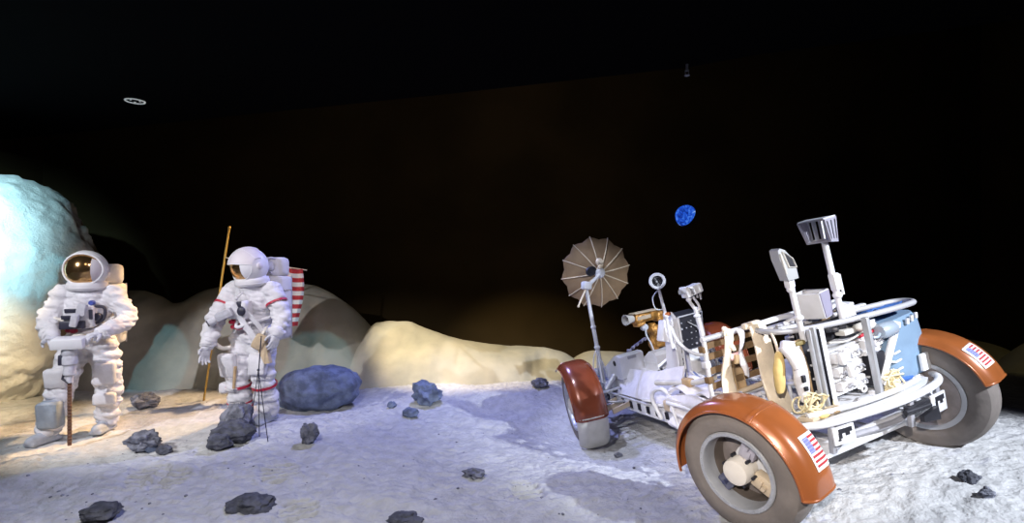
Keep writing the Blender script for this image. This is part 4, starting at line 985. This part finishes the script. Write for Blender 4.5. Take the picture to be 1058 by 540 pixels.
def glove(parent, wrist, d, palm, curl, side_sign, spread=.0, name='glove'):
    """palm + four jointed fingers + thumb, fused; d points to the finger tips, palm to the gripping side."""
    d = V(d).normalized(); palm = V(palm); palm = (palm - d * palm.dot(d)).normalized(); s = d.cross(palm) * side_sign; W = V(wrist)
    mb = MB(); R3 = Matrix((s, palm, d)).transposed(); M = Matrix.Translation(W + d * .058) @ R3.to_4x4()
    vs_mb = MB().box((0, 0, 0), (.098, .046, .105), bev=.02); mb.add(vs_mb.v, vs_mb.f, M)
    mb.ell(W + d * .01, .042, nu=14, nv=8)
    for k, (o, L_, dz) in enumerate(((-.037, .060, .098), (-.0125, .074, .106), (.0125, .080, .107), (.037, .072, .100))):
        p = W + d * dz + s * o; a = 0.; pts = [p - d * .02, p]; dirn = d + s * spread * o * 20
        dirn.normalize()
        for j, f in enumerate((.45, .32, .25)):
            a += curl * (.75, 1., .8)[j]; q = dirn * math.cos(a) + palm * math.sin(a); pts.append(pts[-1] + q * L_ * f)
        mb.tube(pts, lambda t: .0145 - .003 * t, 10, k=4); mb.ell(pts[-1], .0118, nu=10, nv=6)
    tb = W + d * .03 + s * .044 + palm * .008; t1 = tb + (d * .6 + s * .62 + palm * .35).normalized() * .042; t2 = t1 + (d * .75 + s * .1 + palm * (.3 + .5 * min(1, curl))).normalized() * .036
    mb.tube([tb - s * .02, tb, t1, t2], lambda t: .018 - .005 * t, 10, k=4); mb.ell(t2, .0135, nu=10, nv=6)
    g = bake_remesh(mb, name, glove_m, parent, .0055, 3)
    c = MB(); x = frame_from(d).to_4x4(); c.lathe([(.047, -.10), (.062, -.09), (.064, -.03), (.060, -.01), (.055, .0), (.045, .005)], Matrix.Translation(W) @ x, 22); c.lathe([(.066, -.03), (.070, -.024), (.066, -.018)], Matrix.Translation(W) @ x, 22)
    c.build('glove_cuff', cuff_m, g, 50)
    return g

def helmet(parent, c, yaw, pitch, hood, side):
    root = thing('helmet', None, None); root.parent = parent; root.location = c; root.rotation_euler = (pitch, 0, yaw)
    R_ = .182
    def pol(th, ph, r): return V((r * 1.0 * math.sin(th) * math.cos(ph), -r * 1.08 * math.cos(th), r * 1.06 * math.sin(th) * math.sin(ph)))
    def rim(ph): return math.radians(62 + 4 * math.cos(2 * ph) + (-6 if math.sin(ph) < 0 else 0) * abs(math.sin(ph)))
    MB().sheet(lambda u, v: pol(rim(v * 2 * PI) + (PI - rim(v * 2 * PI)) * u, v * 2 * PI, R_), 20, 48, .008).build('helmet_shell', shell_m, root, 60)
    q = MB(); q.tube([pol(rim(a), a, R_ * 1.005) for a in np.linspace(0, 2 * PI, 49)[:-1]], .011, 8, closed=True); q.build('visor_rim', shell_m, root, 60)
    MB().sheet(lambda u, v: pol(math.radians(1 + 74 * u), v * 2 * PI, R_ * .955), 16, 40, .004).build('visor', visor_m, root, 80)['label'] = 'gold mirror visor'
    def bx(al, lo, r): return V((r * math.sin(lo), -r * 1.08 * math.cos(lo) * math.cos(al), r * 1.06 * math.cos(lo) * math.sin(al)))
    if side:
        MB().sheet(lambda u, v: bx(math.radians(-44 + 88 * u), math.radians(30 + 36 * v), R_ * .985), 16, 10, .005).build('side_shade', shade_m, root, 60)
    if hood:
        MB().sheet(lambda u, v: bx(math.radians(12 + 100 * u), math.radians(-66 + 132 * v), R_ * 1.055), 24, 28, .007).build('sun_hood', shade_m, root, 60)
        q = MB(); q.tube([bx(math.radians(12), math.radians(-66 + 132 * k / 20), R_ * 1.055) for k in range(21)], .006, 6); q.tube([bx(math.radians(64), math.radians(-66 + 132 * k / 20), R_ * 1.065) for k in range(21)], .004, 6); q.build('hood_edge', shell_m, root)
        MB().sheet(lambda u, v: bx(math.radians(-42 + 66 * u), math.radians(32 + 44 * v), R_ * 1.03), 18, 12, .006).build('side_shade', shell_m, root, 60)
    for sx in (-1, 1):
        q = MB(); q.lathe([(0, .012), (.03, .012), (.036, .006), (.036, -.01)], Matrix.Translation((sx * R_ * 1.0, .0, .0)) @ Matrix.Rotation(sx * PI / 2, 4, 'Y'), 20)
        q.build('pivot', shade_m, root, 50)
    q = MB(); q.lathe([(.125, -.02), (.165, -.03), (.175, -.06), (.172, -.10), (.155, -.115), (.13, -.10)], Matrix.Translation((0, .02, -.10)), 36, closed_prof=True); q.lathe([(.16, -.055), (.178, -.075), (.165, -.095)], Matrix.Translation((0, .02, -.11)), 36)
    q.build('neck_ring', cuff_m, root, 60)
    return root

def backpack(parent, c, w, h, d):
    q = MB(); q.box((0, 0, 0), (w, d, h), bev=.045)
    root = q.build('backpack', pack_m, parent, 50, loc=c)
    for vtx in root.data.vertices:
        n_ = fbm(vtx.co * 7, 3); vtx.co += vtx.normal * .008 * n_
    t = MB(); t.box((0, -.0, h / 2 + .10), (w * .92, d * .82, .22), bev=.05); top = t.build('oxygen_unit', pack_m, root, 50)
    l = MB(); l.ell((w * .18, -d * .43, h / 2 + .11), (.05, .03, .06)); l.tube([(w * .3, -d * .35, h / 2 + .19), (w * .12, -d * .44, h / 2 + .20), (w * .05, -d * .44, h / 2 + .12), (w * .2, -d * .42, h / 2 + .03)], .012, 8, k=4); l.build('oxygen_valve', glove_m, top)
    s = MB()
    for z in (-.22, .0, .2): s.tube([(-w / 2 - .003, -d * .3, z), (-w / 2 - .003, d * .3, z)], .006); s.tube([(w / 2 + .003, -d * .3, z), (w / 2 + .003, d * .3, z)], .006)
    s.tube([(w / 2 - .01, d / 2 - .02, h / 2), (w / 2 - .01, d / 2 - .02, -h / 2)], .008); s.build('pack_seam', chrome_m, root)
    return root

def wr(seed, a=.026):
    def f(co):
        z = V((co.x * 4.5, co.y * 4.5, co.z * 11 + 2.5 * co.x)) + V((seed, 0, 0)); return a * (1.5 * abs(noise.noise(z)) + .9 * abs(noise.noise(z * 1.9 + V((3, 3, 3)))) - .45)
    return f

def person(label, loc, rz, J, seed, hood, side, helm_yaw, helm_pitch):
    B = MB()
    B.ell((0, .01, 1.30), (.215, .165, .25)); B.ell((0, .0, 1.42), (.20, .14, .13)); B.ell((0, .0, 1.08), (.19, .155, .18)); B.ell((0, .01, .95), (.195, .165, .15))
    limb(B, [(0, 0, 1.42), V(J['neck'])], [.15, .125])
    for s in ('r', 'l'):
        limb(B, [J[s + 'sh'], J[s + 'el'], J[s + 'wr']], [.105, .094, .070], 6.3, .05)
        limb(B, [J[s + 'hip'], J[s + 'kn'], J[s + 'an']], [.138, .120, .100], 6.7, .05)
        B.ell(J[s + 'sh'], (.115, .11, .115)); B.ell(J[s + 'kn'], .124)
    body = bake_remesh(B, 'person', suit_m, None, .0095, 3, wr(seed))
    body.location = loc; body.rotation_euler = (0, 0, rz); tag(body, label, 'person')
    helmet(body, V(J['neck']) + V((0, -.02, .20)), helm_yaw, helm_pitch, hood, side)
    # overshoes
    for s in ('r', 'l'):
        a = V(J[s + 'an']); t = V(J[s + 'toe']); f = (t - a); f.z = 0; f.normalize(); up = V((0, 0, 1)); sd = f.cross(up)
        M = Matrix.Translation((a.x, a.y, 0)) @ Matrix((sd, f, up)).transposed().to_4x4()
        b = MB(); q = MB(); q.box((0, .06, .025), (.125, .31, .05), bev=.022); b.add(q.v, q.f, M)
        q = MB(); q.ell((0, .12, .055), (.060, .115, .055)); q.ell((0, .02, .085), (.065, .095, .085)); q.ell((0, -.02, .13), (.075, .085, .07)); b.add(q.v, q.f, M)
        b.tube([M @ V((0, -.01, .08)), V((a.x, a.y, a.z + .10))], .092, 18)
        bo = bake_remesh(b, 'overshoe', boot_m, body, .010, 3)
        k = MB(); k.lathe([(.097, .0), (.106, .008), (.106, .022), (.097, .03)], Matrix.Translation((a.x, a.y, a.z + .05)), 24); k.build('boot_strap', boot_m, bo)
    return body

# --- left person: both hands on a core drill
p1 = at(91, 447, 5.40)
J1 = dict(neck=(0, -.02, 1.50), rsh=(-.215, .0, 1.43), rel=(-.285, -.10, 1.18), rwr=(-.170, -.36, 1.055), lsh=(.215, .0, 1.43), lel=(.36, -.09, 1.19), lwr=(.245, -.37, 1.075),
          rhip=(-.10, .0, .93), rkn=(-.175, -.12, .53), ran=(-.245, -.20, .13), rtoe=(-.36, -.42, 0), lhip=(.11, .02, .93), lkn=(.175, .0, .52), lan=(.15, .05, .13), ltoe=(.10, -.18, 0))
A1 = person('person in white spacesuit with gold visor gripping a core drill with both hands', (p1.x, p1.y, ground(p1.x, p1.y) + .0), .37, J1, 3., False, True, -.02, .04)
pk = backpack(A1, (0, .285, 1.22), .48, .66, .20)
glove(A1, (-.175, -.385, 1.05), (.55, -.72, -.28), (.25, -.1, -1), .62, -1)
glove(A1, (.225, -.395, 1.07), (-.62, -.66, -.22), (-.2, -.1, -1), .62, 1)
b = MB(); b.box((.01, -.215, 1.22), (.25, .13, .21), (.12, 0, 0), bev=.025); rcu = b.build('chest_unit', suit_m, A1, 50)
b = MB(); b.box((-.01, -.288, 1.29), (.17, .02, .040), (.12, 0, 0), bev=.004); b.box((-.05, -.292, 1.225), (.14, .02, .04), (.12, 0, 0), bev=.004); b.box((-.03, -.29, 1.15), (.20, .06, .08), bev=.01); b.box((.115, -.285, 1.25), (.03, .02, .10), (.12, 0, 0), bev=.004); b.build('unit_panel', dark_m, rcu)
b = MB(); b.box((.045, -.30, 1.30), (.075, .06, .12), (.1, .2, 0), bev=.012); b.box((-.0, -.33, 1.20), (.06, .07, .13), (.25, .25, .0), bev=.012); b.build('chest_camera', glove_m, rcu, 40)
b = MB(); b.lathe([(.0, .03), (.032, .03), (.04, .02), (.04, -.02)], Matrix.Translation((.15, -.22, 1.22)) @ Matrix.Rotation(PI / 2, 4, 'X'), 20); b.build('gauge', dark_m, rcu)
b = MB(); b.tube([(.12, -.2, 1.33), (.2, -.2, 1.31), (.205, -.21, 1.22), (.17, -.22, 1.17), (.1, -.21, 1.15)], .016, 10, k=6); b.build('oxygen_hose', dark_m, A1)
b = MB(); b.tube([(-.14, -.15, 1.18), (-.24, -.13, 1.22), (-.26, .05, 1.28), (-.2, .22, 1.3)], .018, 10, k=6); b.tube([(.16, -.14, 1.16), (.25, -.08, 1.2), (.25, .08, 1.26), (.2, .22, 1.3)], .018, 10, k=6); b.tube([(-.1, -.17, 1.08), (-.02, -.24, 1.04), (.1, -.2, 1.08), (.2, -.02, 1.12), (.22, .2, 1.15)], .018, 10, k=6); b.build('oxygen_hose', hose_m, A1)
b = MB()
for x, z in ((-.09, 1.095), (-.05, 1.085)): b.lathe([(0, .04), (.02, .04), (.026, .02), (.026, -.02)], Matrix.Translation((x, -.20, z)) @ Matrix.Rotation(PI / 2, 4, 'X'), 16)
b.build('hose_connector', redc, A1)
b = MB(); b.lathe([(0, .03), (.02, .03), (.026, .02), (.026, -.02)], Matrix.Translation((.09, -.175, 1.36)) @ Matrix.Rotation(PI / 2, 4, 'X'), 16); b.build('hose_connector', bluec, A1)
b = MB().sheet(lambda u, v: (.265 + .02 * math.cos(v * 3) + .055 * v, -.085 + .09 * u, 1.405 + .02 * u - .075 * v), 6, 5, .004); b.build('shoulder_patch', flag_mat('shoulder_flag', .08), A1)
def shin_pocket(par, kn, an, w, h, d, m, name, off=(0, -.1, 0), rot=(0, 0, 0)):
    c = (V(kn) + V(an)) / 2 + V(off); q = MB().box(c, (w, d, h), rot, bev=.03); o = q.build(name, m, par, 50)
    t = MB(); t.box(c + V((0, -d / 2 - .002, h * .28)), (w * .92, .012, h * .32), rot, bev=.005); t.build('pocket_flap', m, o); return o
o = shin_pocket(A1, J1['rkn'], J1['ran'], .19, .26, .14, mat('bag_grey', (.33, .38, .45), .8, var=.3, vscale=7, bump=.5, bscale=10), 'leg_bag', (.0, -.12, -.05), (.1, 0, -.25)); o['label'] = 'boxy grey bag strapped to the shin'
b = MB(); b.box(V(J1['lkn']) + V((.0, -.10, .10)), (.19, .10, .24), (-.05, 0, .1), bev=.03); b.box(V(J1['lkn']) + V((0, -.11, -.16)), (.20, .09, .13), bev=.03); b.build('leg_pocket', suit_m, A1, 50)
b = MB(); b.box(V(J1['rkn']) + V((-.01, -.105, .09)), (.19, .09, .20), (.2, 0, -.1), bev=.03); b.build('leg_pocket', suit_m, A1, 50)
# the drill they hold
dl = thing('core_drill', 'white boxed core drill with brown drill stem held before the spacesuit at the big boulder', 'drill', A1.location, (0, 0, .37))
cx, cy = .02, -.50
b = MB(); b.box((cx, cy, 1.0), (.25, .17, .10), (.12, 0, 0), bev=.012); b.build('battery_box', shell_m, dl)
b = MB(); b.tube([(cx - .12, cy + .03, 1.02), (cx - .18, cy + .02, 1.03), (cx - .20, cy - .02, 1.0)], .014); b.tube([(cx + .12, cy + .03, 1.02), (cx + .19, cy + .02, 1.04), (cx + .20, cy - .02, 1.0)], .014); b.build('handle', chrome_m, dl)
b = MB(); b.lathe([(0, .95), (.06, .95), (.065, .90), (.055, .88), (.062, .86), (.062, .80), (.045, .78), (.05, .74), (.05, .70), (.03, .68), (.028, .62), (0, .62)], Matrix.Translation((cx, cy, 0)), 24); b.build('drill_motor', glove_m, dl)
b = MB(); b.box((cx - .05, cy - .01, .84), (.06, .06, .10), bev=.01); b.tube([(cx - .04, cy, .72), (cx - .055, cy, .66), (cx, cy - .02, .62)], .012); b.build('drill_grip', dark_m, dl)
zt = ground(A1.location.x, A1.location.y) - A1.location.z
b = MB(); b.tube([(cx, cy, .64), (cx - .004, cy + .01, .02)], .017, 12)
for k in range(18): b.lathe([(.017, -.006), (.021, 0), (.017, .006)], Matrix.Translation((cx, cy, .06 + .031 * k)), 12)
b.build('drill_stem', mat('drill_brown', (.16, .075, .045), .5, var=.3), dl)

# --- right person: standing with arms lowered
p2 = at(262, 437, 5.65)
J2 = dict(neck=(-.0, -.06, 1.50), rsh=(-.215, -.02, 1.42), rel=(-.30, -.20, 1.13), rwr=(-.265, -.36, .90), lsh=(.215, .0, 1.43), lel=(.345, -.03, 1.18), lwr=(.365, -.13, 1.01),
          rhip=(-.10, .0, .93), rkn=(-.12, -.10, .52), ran=(-.12, -.04, .13), rtoe=(-.22, -.25, 0), lhip=(.11, .0, .93), lkn=(.135, -.04, .52), lan=(.14, .06, .13), ltoe=(.12, -.2, 0))
A2 = person('person in white spacesuit with red bands standing in front of the flag with lowered hands', (p2.x, p2.y, ground(p2.x, p2.y)), -.14, J2, 11., True, False, -.36, .12)
pk = backpack(A2, (.02, .275, 1.23), .42, .72, .24)
glove(A2, (-.262, -.38, .87), (.02, -.30, -.95), (.7, -.4, -.2), .22, 1, .3)
glove(A2, (.368, -.15, .985), (.0, -.45, -.89), (-.8, .25, -.3), .45, -1, .1)
b = MB(); b.box((-.02, -.21, 1.24), (.24, .13, .19), (.15, 0, 0), bev=.025); rcu = b.build('chest_unit', suit_m, A2, 50)
b = MB(); b.box((-.11, -.31, 1.20), (.17, .11, .085), (.2, -.45, .3), bev=.015); b.box((-.10, -.36, 1.205), (.12, .02, .05), (.2, -.45, .3)); b.cyl((-.19, -.35, 1.14), (-.235, -.39, 1.11), .04); b.build('chest_camera', glove_m, rcu, 40)
b = MB(); b.cyl((-.235, -.39, 1.11), (-.242, -.397, 1.105), .033); b.ell((.06, -.29, 1.23), (.045, .03, .05)); b.box((.03, -.28, 1.30), (.05, .03, .06), bev=.01); b.build('unit_panel', dark_m, rcu)
for pts, w_, m_, nm in (([(-.02, -.30, 1.30), (.06, -.25, 1.10), (.17, -.21, .92), (.245, -.15, .72)], .065, suit_m, 'harness_strap'), ([(.06, -.27, 1.27), (.17, -.20, 1.1), (.245, -.12, .93)], .05, suit_m, 'harness_strap'), ([(.245, -.15, 1.05), (.21, -.19, .9), (.27, -.14, .68)], .05, hose_m, 'harness_strap')):
    C = catmull(pts, 8); n_c = len(C)
    b = MB().sheet(lambda u, v: C[min(n_c - 1, int(round(u * (n_c - 1))))] + V((w_ * (v - .5) * .8, 0, w_ * (v - .5) * .6)), n_c - 1, 3, .012); b.build(nm, m_, A2, 60)
b = MB(); b.box((.20, -.19, .90), (.13, .08, .17), (.1, .5, .3), bev=.03); b.prism([(-.07, .09), (.05, .09), (.10, -.12), (.04, -.13)], .05, Matrix.Translation((.215, -.17, .80)) @ Matrix.Rotation(PI / 2, 4, 'X')); b.build('hip_pouch', tanpouch, A2, 50)
b = MB(); b.tube([(-.12, -.2, 1.18), (-.27, -.24, 1.12), (-.30, -.26, .95), (-.21, -.24, .84), (-.12, -.2, .84)], .022, 10, k=8); b.build('oxygen_hose', hose_m, A2)
b = MB(); b.tube([(-.05, -.2, 1.12), (.0, -.27, 1.06), (.1, -.2, 1.1), (.23, -.02, 1.15), (.2, .2, 1.2)], .018, 10, k=8); b.build('oxygen_hose', suit_m, A2)
b = MB()
for x, z in ((-.10, 1.11), (-.055, 1.10), (-.08, 1.06), (-.03, 1.05)): b.lathe([(0, .05), (.02, .05), (.026, .02), (.026, -.02)], Matrix.Translation((x, -.19, z)) @ Matrix.Rotation(PI / 2, 4, 'X'), 16)
b.build('hose_connector', redc, A2)
def band(par, a, c, t, r, h, m, name='red_band'):
    a, c = V(a), V(c); P = a.lerp(c, t); return MB().lathe([(r * .96, -h / 2), (r, -h / 2), (r, h / 2), (r * .96, h / 2)], Matrix.Translation(P) @ frame_from(c - a).to_4x4(), 28, closed_prof=True).build(name, m, par, 50)
band(A2, J2['lsh'], J2['lel'], .52, .113, .022, redc); band(A2, J2['rsh'], J2['rel'], .5, .113, .022, redc)
band(A2, J2['lkn'], J2['lan'], .28, .131, .028, redc); band(A2, J2['rkn'], J2['ran'], .26, .133, .028, redc)
for t in (.72, .86): band(A2, J2['rkn'], J2['ran'], t, .128, .016, redc, 'red_boot_stripe')
band(A2, J2['rkn'], J2['ran'], .79, .124, .15, suit_m, 'boot_gaiter')
b = MB(); b.box(V(J2['lkn']) + V((.02, -.11, .14)), (.19, .09, .24), (-.1, 0, .1), bev=.03); b.box(V(J2['rkn']) + V((-.03, -.11, .13)), (.19, .09, .26), (.2, 0, -.1), bev=.03); b.box(V(J2['rkn']) + V((-.11, -.05, -.12)), (.09, .11, .12), bev=.03); b.build('leg_pocket', suit_m, A2, 50)
b = MB(); b.tube([V(J2['rkn']) + V((.09, -.155, .13)), V(J2['rkn']) + V((.075, -.16, -.10))], .016, 10); b.build('hammer_handle', tan, A2)
b = MB().ell((0, -.28, 1.36), (.02, .02, .02)); b.tube([(-.02, -.2, 1.42), (0, -.27, 1.36), (.02, -.2, 1.42)], .006); b.build('neck_tab', suit_m, A2)

# --- flag planted in the soil behind
pb, d_ = on_ground(211, 413); pb = at(210.5, 412, 6.75); gz = ground(pb.x, pb.y); pb.z = gz
pt = at(237, 235, 6.75); dv = (pt - pb).normalized()
fl = thing('flag', 'stars and stripes flag on a leaning golden pole planted behind the right spacesuit', 'flag', pb)
b = MB(); b.tube([-dv * .08, (pt - pb)], .0125, 10); b.ell(pt - pb, .018); b.build('flag_pole', mat('golden_pole', (.62, .38, .08), .4, .2), fl)
top = (at(232.5, 266, 6.75) - pb); rt = (at(317, 279, 6.95) - pb); dn = (at(228, 325, 6.75) - at(232.5, 266, 6.75))
b = MB(); b.tube([top, rt], .008); b.build('flag_rod', chrome_m, fl)
def flag_fn(u, v):
    p = top.lerp(rt, .30 + .70 * u) + dn * (1 - v) * (1 + .02 * u); k = (1 - v)
    p += V((0, 1, 0)) * (.05 * math.sin(u * 13 + k * 1.2) + .03 * math.sin(u * 24 + 2 * k)) ; p += V((.03 * math.sin(k * 4.5) * u, 0, .012 * math.sin(u * 13 + 1)))
    if u > .88: p += V((-(u - .88) * .5 * (.4 + k * .2), -(u - .88) * .6, 0))
    return p
MB().sheet(flag_fn, 60, 26, .004).build('flag_cloth', flag_mat('flag_cloth', .0), fl, 60)

# --- thin tripod stand in front of the right person
f1, _ = on_ground(258, 443); f2, _ = on_ground(277, 456); f3, _ = on_ground(268, 451)
apx = at(267, 382, (f1.y + f2.y) / 2 - .02)
tr = thing('tripod_staff', 'thin dark tripod staff standing before the right spacesuit', 'tripod', (f3.x, f3.y, f3.z))
o = V(tr.location); b = MB(); b.tube([apx - o + V((0, 0, -.05)), at(270, 347, apx.y) - o], .006, 8); b.ell(apx - o, .014); b.build('staff', dark_m, tr)
for f in (f1, f2, f3): b = MB(); b.tube([apx - o, f - o - V((0, 0, .01))], .0045, 6); b.build('leg', dark_m, tr)
# ---------------------------------------------------------------- light: coloured exhibit spots under the black ceiling, plus added unseen fills
def spot(name, loc, target, power, col, size, blend=.4, r=.08):
    L = bpy.data.lights.new(name, 'SPOT'); L.energy = power; L.color = col; L.spot_size = math.radians(size); L.spot_blend = blend; L.shadow_soft_size = r
    o = bpy.data.objects.new(name, L); COL.objects.link(o); o.location = loc
    o.rotation_euler = (V(target) - V(loc)).to_track_quat('-Z', 'Y').to_euler(); return o
spot('rover_key', (4.6, .6, 3.7), (2.7, 4.1, .7), 1700, (.84, .90, 1.0), 45, .5, .04)
spot('rover_front', (-1.0, -1.6, 2.9), (2.1, 4.2, .75), 1500, (1.0, .92, .84), 21, .5, .05)
spot('rover_fill', (-.6, 4.4, 3.8), (1.7, 5.5, .4), 300, (.70, .77, 1.0), 46, .5, .04)  # added fill for the rover's front end
spot('suit_key', (-5.0, 1.8, 3.7), (-3.7, 5.5, 1.0), 680, (.95, .95, 1.0), 42, .5, .03)
spot('suit_side', (-1.2, 3.6, 3.7), (-3.4, 5.6, 1.1), 150, (.95, .85, 1.0), 40, .5, .03)
spot('soil_blue', (-.8, 7.1, 3.85), (-.8, 4.2, 0), 520, (.36, .41, 1.0), 110, .8, .05)
spot('soil_front', (-1.2, .6, 3.7), (-1.3, 3.2, 0), 560, (1.0, .98, .98), 84, .8, .06)  # added front fill for the soil
spot('boulder_cyan', (-4.4, 2.4, 3.7), (-7.7, 6.2, 1.95), 4300, (.46, .84, 1.0), 46, .9, .04)
spot('boulder_warm', (-2.9, 3.2, 3.6), (-7.0, 6.2, .0), 1600, (1.0, .78, .46), 24, .7, .06)
spot('patch_warm', (-2.2, 7.6, 3.85), (-4.1, 6.1, .4), 900, (1.0, .68, .36), 36, .6, .04)
spot('pack_amber', (-2.5, 7.2, 3.85), (-4.25, 5.75, 1.1), 700, (1.0, .60, .24), 20, .5, .03)
spot('hill_warm', (-2.6, 5.8, 3.7), (-.7, 8.2, .72), 1250, (1.0, .83, .52), 46, .6, .04)
spot('hill_cyan', (-6.4, 4.4, 3.6), (-5.35, 8.0, .1), 220, (.25, .75, .95), 15, .2, .02)
spot('hill_teal', (-1.2, 4.6, 3.6), (-3.1, 7.9, -.1), 160, (.25, .75, .9), 15, .3, .02)
spot('hill_low', (-2.4, 3.0, 3.7), (-4.4, 8.4, .8), 25, (1.0, .90, .72), 60, .8, .1)
spot('hill_right', (6.2, 5.0, 4.6), (8.0, 7.5, .6), 25, (1.0, .82, .30), 50, .6, .1)
spot('wall_fill', (0, 6.2, 6.2), (0, 10.6, 2.2), 60, (1.0, .80, .5), 150, 1, .4)  # added fill for the back wall
w = bpy.data.worlds.new('dark'); scene.world = w; w.use_nodes = True
w.node_tree.nodes['Background'].inputs['Color'].default_value = (.02, .022, .03, 1); w.node_tree.nodes['Background'].inputs['Strength'].default_value = .4
vs_ = scene.view_settings; scene.display_settings.display_device = 'sRGB'
vs_.view_transform = 'Standard'; vs_.look = 'None'; vs_.exposure = 0; vs_.gamma = 1; vs_.use_curve_mapping = False
